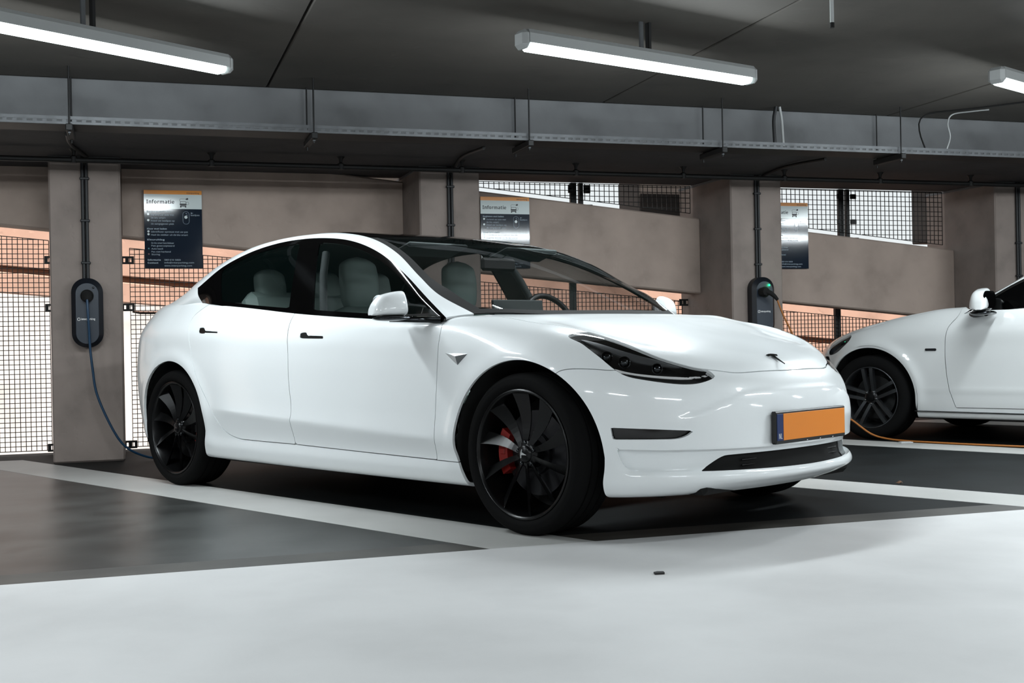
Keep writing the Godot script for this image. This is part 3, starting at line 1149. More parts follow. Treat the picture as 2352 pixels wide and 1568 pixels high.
# part of that grid between columns u0..u1 and rows v0..v1
func cabin_part(c: Dictionary, u0: int, u1: int, v0: int, v1: int) -> BodySkin:
	var o := BodySkin.new()
	var g: PackedVector3Array = c.g
	var nv: int = c.nv
	var nu: int = c.nu
	var w := v1 - v0 + 1
	for u in range(u0, u1 + 1):
		for k in range(v0, v1 + 1):
			var du := g[mini(u + 1, nu - 1) * nv + k] - g[maxi(u - 1, 0) * nv + k]
			var dv := g[u * nv + mini(k + 1, nv - 1)] - g[u * nv + maxi(k - 1, 0)]
			if k == nv - 1:
				dv = Vector3(0, 0, -1)
			var q := dv.cross(du)
			if k == nv - 1:
				q.z = 0.0
			if q.length_squared() < 1e-14:
				q = Vector3(0, 0.5, 1)
			o.v.append(g[u * nv + k])
			o.n.append(q.normalized())
	var s := 0.0
	for q in o.v.size():
		s += o.n[q].dot(o.v[q] - Vector3(o.v[q].x * 0.9 - 0.17, 0.6, 0.0))
	if s < 0.0:
		for q in o.n.size():
			o.n[q] = -o.n[q]
	for u in u1 - u0:
		for k in v1 - v0:
			var a := u * w + k
			o.i.append_array([a, a + w, a + w + 1, a, a + w + 1, a + 1])
	return o


# both halves: the right one and its mirror image, as two parts or joined into one
func both(called: String, m: MB, mt: Material, car: Node) -> Array:
	return [obj(called, m.mesh(), mt, car), obj(called, m.mirrored().mesh(), mt, car)]


func joined(called: String, m: MB, mt: Material, car: Node) -> MeshInstance3D:
	var w := MB.new()
	w.add(m)
	w.add(m.mirrored())
	return obj(called, w.mesh(), mt, car)


# ---------------------------------------------------------------- the white saloon

func white_saloon() -> void:
	var car := thing("car", "white electric saloon with black wheels and orange number plate parked in the middle", "car")
	car.rotation.y = CAR_TURN
	# lower body: lines from the sill up to the middle of the bonnet
	var yc := Spline.new([[0.735, 0.650], [0.718, 0.664], [0.693, 0.688], [0.645, 0.717], [0.585, 0.742], [0.476, 0.787], [0.3, 0.838], [0.15, 0.878], [0.0, 0.909], [-0.13, 0.924], [-0.46, 0.93], [-1.0, 0.935]])
	var drop := Spline.new([[0.74, 0.10], [0.65, 0.075], [0.476, 0.06], [0.3, 0.046], [0.15, 0.034], [0.0, 0.028], [-0.13, 0.012], [-0.46, 0.006]])
	var deck := Spline.new([[-3.75, 1.0], [-3.62, 1.045], [-3.5, 1.06], [-3.2, 1.09], [-2.9, 1.11]])
	var top := func(x: float, z: float) -> float:
		if x > -1.5:
			return yc.at(x) - drop.at(x) * pow(absf(z / 0.68), 2.6)
		return deck.at(x) - 0.03 * pow(absf(z / 0.68), 2.5)
	var lines := [
		[0.695, [[0, 0.80], [-3, 0.80]], [[0.72, 0.185], [0.4, 0.17], [-3, 0.175], [-3.7, 0.25]], -3.60],
		[0.780, [[0, 0.878], [-0.5, 0.888], [-1.6, 0.892], [-2.5, 0.888], [-2.95, 0.87]], [[0.82, 0.222], [0.7, 0.213], [0.6, 0.197], [0.36, 0.187], [0, 0.19], [-1.5, 0.193], [-3, 0.205], [-3.8, 0.25]], -3.70],
		[0.825, [[0, 0.893], [-0.5, 0.903], [-1.6, 0.906], [-2.5, 0.903], [-2.95, 0.885]], [[0.85, 0.25], [0.6, 0.238], [0.36, 0.23], [0, 0.235], [-1.5, 0.24], [-3, 0.25], [-3.8, 0.30]], -3.76],
		[0.807, [[0, 0.900], [-0.5, 0.904], [-1.6, 0.906], [-2.5, 0.906], [-2.95, 0.895]], [[0.84, 0.30], [0.4, 0.292], [0, 0.295], [-1.5, 0.30], [-3, 0.33], [-3.8, 0.38]], -3.79],
		[0.809, [[0, 0.912], [-0.5, 0.921], [-1.6, 0.924], [-2.5, 0.921], [-2.95, 0.905]], [[0.84, 0.366], [0.4, 0.372], [0, 0.38], [-0.6, 0.383], [-2.3, 0.452], [-3, 0.47], [-3.8, 0.46]], -3.82],
		[0.807, [[0, 0.917], [-0.5, 0.918], [-1.6, 0.920], [-2.5, 0.921], [-2.95, 0.910]], [[0.84, 0.43], [0.3, 0.45], [0, 0.47], [-0.6, 0.49], [-2.3, 0.54], [-3, 0.55], [-3.8, 0.54]], -3.83],
		[0.801, [[0, 0.917], [-0.5, 0.914], [-1.6, 0.915], [-2.5, 0.920], [-2.95, 0.912]], [[0.83, 0.495], [0.3, 0.53], [0, 0.57], [-0.6, 0.60], [-2.3, 0.64], [-3, 0.65], [-3.8, 0.63]], -3.84],
		[0.781, [[0, 0.910], [-0.5, 0.909], [-1.6, 0.911], [-2.5, 0.916], [-2.95, 0.908]], [[0.81, 0.575], [0.5, 0.60], [0.3, 0.635], [0, 0.69], [-0.6, 0.72], [-2.3, 0.76], [-3, 0.78], [-3.8, 0.75]], -3.83],
		[0.743, [[0, 0.886], [-0.5, 0.900], [-1.6, 0.901], [-2.5, 0.905], [-2.95, 0.893]], [[0.78, 0.628], [0.5, 0.665], [0.3, 0.715], [0, 0.775], [-0.6, 0.815], [-1.7, 0.85], [-2.6, 0.895], [-3.2, 0.90], [-3.8, 0.86]], -3.80],
		[0.700, [[0, 0.828], [-0.5, 0.874], [-1.6, 0.871], [-2.5, 0.862], [-2.95, 0.838]], [[0.745, 0.664], [0.6, 0.690], [0.5, 0.720], [0.3, 0.784], [0.15, 0.820], [0, 0.846], [-0.6, 0.884], [-1.7, 0.922], [-2.6, 0.985], [-3.2, 0.99], [-3.8, 0.96]], -3.74],
		[0.676, [[0, 0.735], [-0.5, 0.842], [-1.1, 0.846], [-1.7, 0.834], [-2.55, 0.806], [-2.8, 0.77], [-2.95, 0.755]], [[0.72, 0.688], [0.6, 0.714], [0.5, 0.747], [0.3, 0.812], [0.15, 0.852], [0, 0.878], [-0.3, 0.905], [-0.5, 0.903], [-1.07, 0.926], [-1.7, 0.970], [-2.55, 1.045], [-2.9, 1.075], [-3.2, 1.07], [-3.7, 1.03]], -3.68],
		[0.645, [[0, 0.655], [-0.5, 0.72], [-2.95, 0.66]], null, -3.60],
		[0.555, [[0, 0.48], [-2.95, 0.47]], null, -3.5],
		[0.425, [[0, 0.27], [-2.95, 0.26]], null, -3.4],
		[0.275, [[0, 0.0], [-2.95, 0.0]], null, -3.2]]
	var brow := Spline.new([[0, 0.593], [0.2, 0.592], [0.35, 0.580], [0.5, 0.537], [0.6, 0.501], [0.68, 0.485], [0.9, 0.48]])
	var push := func(p: Vector3) -> Vector3:
		var gx := pow(maxf(p.x, 0.0), 1.4) / pow(0.805, 2.4)
		var gz := pow(maxf(p.z, 1e-9), 1.4) / pow(0.917, 2.4)
		var l := sqrt(gx * gx + gz * gz) + 1e-12
		var o := 0.0
		var crease := 0.383 + (-0.6 - p.x) / 1.7 * 0.071
		o += 0.006 * exp(-absf(p.y - crease) / 0.022) * sst(-2.45, -2.2, p.x) * (1.0 - sst(-0.6, -0.45, p.x))
		for cx in [0.0, -2.875]:
			var r := Vector2(p.x - cx, p.y - 0.337).length()
			o += 0.010 * exp(-pow((r - 0.405) / 0.05, 2.0)) * sst(0.2, 0.3, p.y) * (1.0 - 0.9 * sst(0.12, 0.32, p.x))
		if p.x > 0.2:
			o += 0.007 * (1.0 - sst(-0.010, 0.012, p.y - brow.at(p.z))) * sst(0.38, 0.47, p.y) * (1.0 - sst(0.55, 0.72, p.z))
			var b := 1.0 - sst(0.338, 0.368, p.y) if p.y > 0.338 else sst(0.268, 0.292, p.y)
			o -= 0.010 * b * (1.0 - sst(0.760, 0.788, p.z))
		return p + Vector3(gx / l, 0, gz / l) * o
	var skin := loft(lines, top, push, -2.95, 90, 236, 56, 7)
	# the cabin opening
	var r: Array
	var hole := outline([[0.2, -0.3, 1], [-0.10, 0.0], [-0.15, 0.25], [-0.26, 0.48], [-0.45, 0.728, 1], [-0.52, 0.838], [-1.07, 0.842], [-1.7, 0.830], [-2.5, 0.798], [-2.78, 0.735], [-3.0, 0.62], [-3.2, 0.40], [-3.25, 0.0], [-3.3, -0.3, 1]])
	var hf := in_xz(hole)
	r = skin.split(func(p: Vector3) -> float: return maxf(hf.call(p), 0.87 - p.y))
	skin = r[1]
	# wheel openings
	r = skin.split(arch(0.0, 0.337, 0.391, 0.372, 0.345))
	skin = r[1]
	r = skin.split(arch(-2.875, 0.337, 0.390, 0.345, 0.37))
	skin = r[1]
	# bonnet
	var bonnet := outline([[0.713, -0.4, 1], [0.7115, 0.0], [0.709, 0.09], [0.697, 0.23], [0.679, 0.335], [0.645, 0.413], [0.59, 0.51], [0.477, 0.619], [0.3, 0.682], [0.0, 0.748], [-0.3, 0.775], [-0.56, 0.79, 1], [-0.56, -0.4, 1]])
	var bf := in_xz(bonnet)
	r = skin.split(func(p: Vector3) -> float: return maxf(bf.call(p), 0.60 - p.y), 0.0022)
	var m: MB = r[0].panel()
	joined("bonnet", m, M.paint, car)
	skin = r[1]
	# headlamps
	var lampline := outline([[0.186, 0.831], [0.31, 0.806], [0.427, 0.763], [0.498, 0.737], [0.59, 0.692], [0.656, 0.648], [0.646, 0.629], [0.619, 0.623], [0.579, 0.628], [0.515, 0.642], [0.457, 0.658], [0.418, 0.680], [0.342, 0.738], [0.262, 0.789]])
	var lf := in_xy(lampline)
	r = skin.split(func(p: Vector3) -> float: return maxf(lf.call(p), 0.3 - p.z), 0.002)
	var lamp_skin: BodySkin = r[0]
	skin = r[1]
	headlamp(car, lamp_skin)
	# lower intakes
	var slot := outline([[0.815, 0.458, 1], [0.590, 0.441, 1], [0.615, 0.421], [0.645, 0.411], [0.70, 0.410], [0.811, 0.411, 1]])
	r = skin.split(in_zy(slot, 0.3), 0.0)
	both("fog_slot", r[0].pushed(-0.03).panel(0.0), M.gloss_black, car)
	skin = r[1]
	# set-back band between slot and lip, with the lower grille in it
	var dent := outline([[0.809, 0.409, 1], [0.797, 0.372, 1], [0.67, 0.367, 1], [0.29, 0.363, 1], [-0.3, 0.362, 1], [-0.3, 0.274, 1], [0.0, 0.274, 1], [0.5, 0.279, 1], [0.70, 0.283, 1], [0.755, 0.288], [0.786, 0.325]])
	r = skin.split(in_zy(dent, 0.3), 0.0)
	var band: BodySkin = r[0].pushed(-0.018)
	skin = r[1]
	var mouth := outline([[0.553, 0.270, 1], [0.50, 0.308], [0.455, 0.333], [0.42, 0.337], [0.25, 0.340], [0.0, 0.341], [-0.25, 0.340], [-0.3, 0.3, 1], [-0.3, 0.270, 1]])
	r = band.split(in_zy(mouth, 0.3), 0.0)
	joined("lower_bumper", r[1].panel(0.02), M.paint, car)
	var grille: BodySkin = r[0].pushed(-0.025)
	joined("grille", grille.panel(0.0), M.matt_black, car)
	# bumper
	var bump := outline([[0.10, 0.58, 1], [0.208, 0.677], [0.252, 0.689], [0.333, 0.688], [0.407, 0.682], [0.47, 0.69], [0.575, 0.70], [0.617, 0.72, 1], [0.617, 0.95, 1], [1.2, 0.95, 1], [1.2, -0.1, 1], [0.10, -0.1, 1]])
	r = skin.split(in_xy(bump), 0.0016)
	joined("front_bumper", r[0].panel(0.022), M.paint, car)
	skin = r[1]
	# doors
	var fd := outline([[-0.470, 1.2, 1], [-0.513, 0.905], [-0.500, 0.856], [-0.502, 0.72], [-0.508, 0.587], [-0.523, 0.285, 1], [-1.0, 0.291, 1], [-1.618, 0.301, 1], [-1.636, 0.413, 1], [-1.627, 0.48], [-1.655, 0.612], [-1.671, 0.80], [-1.708, 0.968], [-1.72, 1.2, 1]])
	r = skin.split(in_xy(fd), 0.002)
	var door_f: BodySkin = r[0]
	skin = r[1]
	var rd := outline([[-1.72, 1.2, 1], [-1.708, 0.968], [-1.671, 0.80], [-1.655, 0.612], [-1.627, 0.48], [-1.636, 0.413, 1], [-1.618, 0.301, 1], [-2.05, 0.303], [-2.17, 0.309], [-2.29, 0.342], [-2.37, 0.41], [-2.469, 0.53], [-2.56, 0.64], [-2.62, 0.749], [-2.675, 0.90], [-2.70, 0.975], [-2.64, 1.03], [-2.60, 1.06], [-2.58, 1.2, 1]])
	r = skin.split(in_xy(rd), 0.002)
	var door_r: BodySkin = r[0]
	skin = r[1]
	var hand_f := outline([[-1.571, 0.866, 1], [-1.525, 0.867], [-1.508, 0.852], [-1.49, 0.8515, 1], [-1.375, 0.8475, 1], [-1.370, 0.836, 1], [-1.555, 0.8405], [-1.57, 0.845]], 3)
	var hand_r := outline([[-2.558, 0.913, 1], [-2.512, 0.912], [-2.492, 0.895], [-2.475, 0.8935, 1], [-2.356, 0.888, 1], [-2.350, 0.874, 1], [-2.54, 0.883], [-2.556, 0.888]], 3)
	for d in [[door_f, hand_f, "front_door"], [door_r, hand_r, "rear_door"]]:
		r = d[0].split(in_xy(d[1]), 0.0012)
		var pair := both(d[2], r[1].panel(), M.paint, car)
		for side in 2:
			var hm: MB = r[0].pushed(-0.001).panel()
			obj("door_handle", (hm if side == 0 else hm.mirrored()).mesh(), M.satin_black, pair[side])
	# front wing and rear quarter with the sill
	var wing := PackedVector2Array([Vector2(-0.535, 0.2835), Vector2(0.9, 0.2835), Vector2(0.9, 1.3), Vector2(-0.6, 1.3), Vector2(-0.535, 0.95)])
	r = skin.split(in_xy(wing), 0.0018)
	both("front_wing", r[0].panel(), M.paint, car)
	skin = r[1]
	var tail := outline([[-3.40, 0.985], [-3.62, 1.0], [-3.78, 0.965], [-3.95, 0.95, 1], [-3.95, 0.80, 1], [-3.74, 0.80], [-3.58, 0.865]])
	var tf := in_xy(tail)
	r = skin.split(func(p: Vector3) -> float: return maxf(tf.call(p), 0.35 - p.z), 0.002)
	both("tail_lamp", r[0].panel(), M.red_glass, car)
	skin = r[1]
	both("rear_quarter", skin.panel(), M.paint, car)
	var lip := MB.new()
	lip.box(Vector3(-3.67, 1.035, 0.36), Vector3(0.10, 0.012, 0.72), 0.005, Basis(Vector3.FORWARD, 0.12))
	joined("spoiler", lip, M.gloss_black, car)
	cabin(car, func(q: Array) -> Vector3: return Vector3(q[0], q[1], q[2]), M.paint, true)
	seats(car)
	mirror(car, false, Vector3.ZERO, M.paint)
	mirror(car, true, Vector3.ZERO, M.paint)
	trim(car)
	underbody(car)
	for w in [[0.0, 0.79, "front_wheel"], [-2.875, 0.79, "rear_wheel"], [0.0, -0.79, "front_wheel"], [-2.875, -0.79, "rear_wheel"]]:
		var n := Node3D.new()
		n.name = w[2]
		car.add_child(n, true)
		n.position = Vector3(w[0], 0.337, w[1])
		if w[1] < 0.0:
			n.rotation.y = PI
		turbine_wheel(n, w[1] > 0.0, w[0] == 0.0)


func headlamp(car: Node3D, lens: BodySkin) -> void:
	for side in [0, 1]:
		var g := Node3D.new()
		g.name = "headlamp"
		car.add_child(g, true)
		var flip := func(m: MB) -> MB: return m if side == 0 else m.mirrored()
		obj("lens", flip.call(lens.panel(0.004)).mesh(), M.lens, g)
		obj("bowl", flip.call(lens.pushed(-0.045).panel(0.0)).mesh(), M.satin_black, g)
		# day light bar along the lower edge and the bright blade above, both just behind the lens
		var strip := outline([[0.405, 0.692, 1], [0.46, 0.675], [0.535, 0.662], [0.59, 0.656], [0.622, 0.657], [0.642, 0.664, 1], [0.640, 0.656, 1], [0.622, 0.648], [0.59, 0.647], [0.535, 0.653], [0.46, 0.666], [0.408, 0.682, 1]])
		var bar: BodySkin = lens.split(in_xy(strip))[0].pushed(-0.010)
		obj("light_bar", flip.call(bar.panel(0.004)).mesh(), M.white_print, g)
		var crescent := outline([[0.205, 0.824, 1], [0.30, 0.799], [0.37, 0.774], [0.45, 0.744], [0.51, 0.722], [0.57, 0.694, 1], [0.47, 0.714], [0.40, 0.745], [0.33, 0.775], [0.26, 0.804]])
		var bl: BodySkin = lens.split(in_xy(crescent))[0].pushed(-0.012)
		obj("reflector", flip.call(bl.panel(0.006)).mesh(), M.reflector, g)
		for q in [[0.345, 0.733, 0.745, 0.024], [0.41, 0.711, 0.715, 0.025], [0.515, 0.684, 0.640, 0.022]]:
			var pr := MB.new()
			pr.lathe(PackedVector2Array([Vector2(q[3], -0.01), Vector2(q[3], 0.006), Vector2(q[3] * 0.86, 0.008), Vector2(q[3] * 0.8, 0.0), Vector2(q[3] * 0.5, 0.010), Vector2(0.0, 0.014)]), Transform3D(Basis(Quaternion(Vector3.UP, Vector3(0.75, 0.05, 0.66).normalized())), Vector3(q[0], q[1], q[2])), 20)
			obj("projector", flip.call(pr).mesh(), M.dark_chrome, g)


func cabin(car: Node3D, place: Callable, paint: Material, saloon: bool) -> void:
	var g0 := [[-0.502, 0.898, 0.853], [-0.60, 0.898, 0.852], [-0.80, 0.908, 0.850], [-1.075, 0.925, 0.847], [-1.38, 0.945, 0.843], [-1.712, 0.969, 0.835], [-1.95, 0.987, 0.829], [-2.2, 1.008, 0.822], [-2.40, 1.028, 0.815], [-2.595, 1.051, 0.807], [-2.72, 1.06, 0.785], [-2.95, 1.02, 0.77], [-3.25, 0.98, 0.73]]
	var g2 := [[-0.505, 0.915, 0.850], [-0.644, 0.998, 0.827], [-0.894, 1.141, 0.773], [-1.168, 1.261, 0.713], [-1.438, 1.335, 0.670], [-1.697, 1.369, 0.649], [-1.949, 1.379, 0.643], [-2.196, 1.367, 0.650], [-2.429, 1.327, 0.675], [-2.631, 1.258, 0.715], [-2.803, 1.153, 0.767], [-3.02, 1.10, 0.752], [-3.3, 1.05, 0.72]]
	var g3 := [[-0.492, 0.923, 0.806], [-0.645, 1.010, 0.809], [-0.857, 1.132, 0.768], [-1.102, 1.252, 0.710], [-1.375, 1.340, 0.659], [-1.655, 1.385, 0.632], [-1.935, 1.399, 0.619], [-2.2, 1.391, 0.624], [-2.465, 1.356, 0.638], [-2.71, 1.288, 0.664], [-2.93, 1.19, 0.697], [-3.15, 1.11, 0.685], [-3.38, 1.05, 0.66]]
	var g4 := [[-0.455, 0.932, 0.728], [-0.640, 1.026, 0.776], [-0.808, 1.118, 0.746], [-1.025, 1.238, 0.694], [-1.30, 1.336, 0.636], [-1.60, 1.390, 0.603], [-1.92, 1.407, 0.587], [-2.2, 1.402, 0.587], [-2.5, 1.372, 0.592], [-2.78, 1.304, 0.602], [-3.03, 1.21, 0.61], [-3.25, 1.115, 0.60], [-3.42, 1.055, 0.58]]
	var g5 := [[-0.24, 0.924, 0.42], [-0.465, 1.022, 0.425], [-0.735, 1.152, 0.405], [-1.015, 1.266, 0.375], [-1.29, 1.352, 0.345], [-1.6, 1.402, 0.32], [-1.92, 1.417, 0.31], [-2.2, 1.412, 0.31], [-2.5, 1.386, 0.31], [-2.8, 1.320, 0.315], [-3.06, 1.227, 0.315], [-3.28, 1.13, 0.31], [-3.45, 1.065, 0.3]]
	var g6 := [[-0.13, 0.922, 0.0], [-0.36, 1.025, 0.0], [-0.68, 1.162, 0.0], [-1.0, 1.280, 0.0], [-1.28, 1.360, 0.0], [-1.6, 1.408, 0.0], [-1.92, 1.422, 0.0], [-2.2, 1.418, 0.0], [-2.5, 1.392, 0.0], [-2.8, 1.327, 0.0], [-3.07, 1.232, 0.0], [-3.3, 1.133, 0.0], [-3.46, 1.072, 0.0]]
	var lines := []
	for l in [g0, [], g2, g3, g4, g5, g6]:
		var row := []
		for j in 13:
			if l.is_empty():
				row.append((place.call(g0[j]) + place.call(g2[j])) / 2.0 + Vector3(0, 0, 0.012 if j < 11 else 0.02))
			else:
				row.append(place.call(l[j]))
		lines.append(row)
	var su := 10
	var sv := 6
	var c := cabin_grid(lines, su, sv)
	# white rail from the windscreen pillar over the doors down to the tail
	var rail := cabin_part(c, 0, 12 * su, 2 * sv, 4 * sv).panel(0.012)
	rail.add(cabin_part(c, 10 * su, 12 * su, 0, 2 * sv).panel(0.012))
	both("roof_rail", rail, paint, car)
	# side windows
	var band := cabin_part(c, 0, 10 * su, 0, 2 * sv)
	var dlo := PackedVector2Array()
	for j in 10 * su + 1:
		dlo.append(Vector2(c.g[j * c.nv].x, c.g[j * c.nv].y))
	for j in range(10 * su, -1, -1):
		dlo.append(Vector2(c.g[j * c.nv + 2 * sv].x, c.g[j * c.nv + 2 * sv].y))
	var box := bounds(dlo)
	if not saloon:
		var dz := func(p: Vector3) -> float: return sd(Vector2(p.x, p.y), dlo, box) + 0.02
		var parts := band.split(dz)
		both("side_window", parts[0].panel(0.0), M.dark_glass, car)
		both("window_trim", parts[1].panel(0.006), M.chrome, car)
		joined("windscreen", cabin_part(c, 0, int(4.15 * su), 4 * sv, 6 * sv).panel(0.0), M.dark_glass, car)
		joined("roof", cabin_part(c, int(4.15 * su), int(7.0 * su), 4 * sv, 6 * sv).panel(0.008), paint, car)
		joined("rear_glass", cabin_part(c, int(7.0 * su), 12 * su, 4 * sv, 6 * sv).panel(0.008), M.dark_glass, car)
		return
	var inset := func(p: Vector3) -> float: return sd(Vector2(p.x, p.y), dlo, box) + 0.026
	var bar := func(p: Vector3, xa: float, xb: float, lo: float, hi: float) -> float:
		# beyond a leaning line from (xa, lo) to (xb, hi)
		return p.x - lerpf(xa, xb, (p.y - lo) / (hi - lo))
	var r := band.split(func(p: Vector3) -> float: return maxf(inset.call(p), -bar.call(p, -1.545, -1.69, 0.975, 1.29)))
	var front_glass: BodySkin = r[0]
	r = r[1].split(func(p: Vector3) -> float: return maxf(inset.call(p), maxf(bar.call(p, -1.775, -1.885, 0.99, 1.33), -bar.call(p, -2.47, -2.60, 1.05, 1.25))))
	var rear_glass: BodySkin = r[0]
	both("window_surround", r[1].panel(0.006), M.gloss_black, car)
	for side in [0, 1]:
		for w in [[front_glass, "front_window"], [rear_glass, "rear_window"]]:
			var gm: MB = w[0].pushed(-0.004).panel(0.0)
			obj(w[1], (gm if side == 0 else gm.mirrored()).mesh(), M.glass, car)
	# windscreen with its black border, glass roof and rear window
	var ws := int(4.15 * su)
	joined("windscreen", cabin_part(c, 2, ws, 4 * sv + 1, 6 * sv).panel(0.0), M.glass, car)
	var border := cabin_part(c, 0, 2, 4 * sv, 6 * sv).panel(0.006)
	border.add(cabin_part(c, 2, ws, 4 * sv, 4 * sv + 1).panel(0.006))
	joined("windscreen_border", border, M.matt_black, car)
	joined("glass_roof", cabin_part(c, ws, int(6.6 * su), 4 * sv, 6 * sv).panel(0.008), M.dark_glass, car)
	joined("rear_glass", cabin_part(c, int(6.6 * su), 12 * su, 4 * sv, 6 * sv).panel(0.008), M.dark_glass, car)
	# inner lining: roof and pillars
	var head := cabin_part(c, ws + 3, 11 * su, 2 * sv, 6 * sv).pushed(-0.05).panel(0.0)
	joined("headliner", head, M.cabin, car)
	var pil := MB.new()
	pil.tube(PackedVector3Array([Vector3(-1.505, 0.90, 0.80), Vector3(-1.538, 1.0, 0.775), Vector3(-1.605, 1.16, 0.725), Vector3(-1.66, 1.285, 0.665)]), 0.021, 10)
	both("inner_pillar", pil, M.cabin_grey, car)


func seats(car: Node3D) -> void:
	# rounded front seats with fixed head rests
	for s in [1.0, -1.0]:
		var seat := Node3D.new()
		seat.name = "front_seat"
		car.add_child(seat, true)
		seat.position = Vector3(-1.60, 0.39, 0.37 * s)
		obj("backrest", pillow([[0.16, 0.24, 0.10, 0.05], [0.0, 0.27, 0.11, 0.14], [-0.06, 0.27, 0.10, 0.30], [-0.115, 0.265, 0.085, 0.46], [-0.15, 0.225, 0.07, 0.585], [-0.165, 0.14, 0.055, 0.64]]), M.seat, seat)
		obj("head_rest", pillow([[-0.165, 0.085, 0.05, 0.60], [-0.165, 0.112, 0.055, 0.66], [-0.17, 0.120, 0.055, 0.76], [-0.18, 0.112, 0.05, 0.85], [-0.185, 0.08, 0.04, 0.895]]), M.seat, seat)
		obj("cushion", boxm(Vector3(0.27, 0.12, 0), Vector3(0.52, 0.16, 0.50), 0.06), M.seat, seat)
	var bench := Node3D.new()
	bench.name = "rear_seat"
	car.add_child(bench, true)
	bench.position = Vector3(-2.49, 0.51, 0)
	obj("backrest", boxm(Vector3(-0.02, 0.34, 0), Vector3(0.14, 0.56, 1.20), 0.05, Basis(Vector3.BACK, 0.30)), M.seat, bench)
	for z in [0.40, 0.0, -0.40]:
		obj("head_rest", pillow([[-0.10, 0.085, 0.05, 0.56], [-0.11, 0.100, 0.055, 0.64], [-0.12, 0.098, 0.05, 0.70], [-0.125, 0.065, 0.04, 0.755]], z), M.seat, bench)
	obj("cushion", boxm(Vector3(0.28, 0.0, 0), Vector3(0.5, 0.16, 1.2), 0.05), M.seat, bench)
	# dashboard, screen, steering wheel
	var d := MB.new()
	var rows := []
	for z in [-0.74, -0.6, -0.3, 0.0, 0.3, 0.6, 0.74]:
		var k := 1.0 - absf(z) * 0.45
		rows.append([Vector3(-0.28 * k - 0.1, 0.80, z), Vector3(-0.42, 0.88, z), Vector3(-0.62, 0.90, z), Vector3(-0.80, 0.885, z), Vector3(-0.85, 0.84, z), Vector3(-0.80, 0.62, z)])
	d.sheet(rows, Vector3(-0.3, 1, 0))
	obj("dashboard", d.mesh(), M.cabin, car)
	obj("screen", boxm(Vector3(-0.90, 0.92, 0.0), Vector3(0.015, 0.20, 0.37), 0.006, Basis(Vector3.BACK, 0.12)), M.cabin_grey, car)
	var sw := MB.new()
	var ring := PackedVector3Array()
	var tilt := Basis(Vector3.BACK, 0.42)
	for q in 41:
		var a := TAU * q / 40
		ring.append(Vector3(-1.02, 0.895, -0.37) + tilt * Vector3(0, cos(a) * 0.172, sin(a) * 0.18))
	sw.tube(ring, 0.016, 10)
	sw.box(Vector3(-1.01, 0.895, -0.37), Vector3(0.04, 0.05, 0.34), 0.015, tilt)
	sw.box(Vector3(-1.01, 0.81, -0.37), Vector3(0.04, 0.15, 0.05), 0.015, tilt)
	obj("steering_wheel", sw.mesh(), M.satin_black, car)
	for s in [1.0, -1.0]:
		obj("door_lining", boxm(Vector3(-1.5, 0.66, 0.80 * s), Vector3(2.0, 0.56, 0.04), 0.02), M.cabin, car)
		obj("sun_visor", boxm(Vector3(-1.20, 1.285, 0.34 * s), Vector3(0.16, 0.02, 0.40), 0.009, Basis(Vector3.BACK, 0.30)), M.cabin_grey, car)
	obj("room_mirror", boxm(Vector3(-1.05, 1.21, 0.0), Vector3(0.03, 0.07, 0.25), 0.014), M.satin_black, car)
	obj("cabin_floor", boxm(Vector3(-1.6, 0.33, 0), Vector3(2.6, 0.04, 1.62)), M.cabin, car)
	obj("parcel_shelf", boxm(Vector3(-3.0, 0.96, 0), Vector3(0.7, 0.03, 1.30), 0.01), M.cabin, car)


# soft upright body through ellipses [x, half width z, half depth x, y]
func pillow(rings: Array, z := 0.0) -> ArrayMesh:
	var sx := Spline.new(rings.map(func(q): return [q[3], q[0]]))
	var sw := Spline.new(rings.map(func(q): return [q[3], q[1]]))
	var sdp := Spline.new(rings.map(func(q): return [q[3], q[2]]))
	var y0: float = rings[0][3]
	var y1: float = rings[-1][3]
	var rows := []
	for j in 29:
		var t := j / 28.0
		var f := 1.0
		if t < 0.06:
			f = sqrt(maxf(0.0, 1.0 - pow(1.0 - t / 0.06, 2.0)))
		elif t > 0.80:
			f = sqrt(maxf(0.0, 1.0 - pow((t - 0.80) / 0.20, 2.2)))
		var y := lerpf(y0, y1, t)
		var row := []
		for q in 28:
			var a := TAU * q / 28
			var ca := cos(a)
			var sa := sin(a)
			row.append(Vector3(sx.at(y) + signf(ca) * pow(absf(ca), 0.7) * sdp.at(y) * maxf(f, 0.02), y, z + signf(sa) * pow(absf(sa), 0.7) * sw.at(y) * maxf(f, 0.02)))
		rows.append(row)
	var m := MB.new()
	m.sheet(rows, Vector3.ZERO, true)
	return m.mesh()


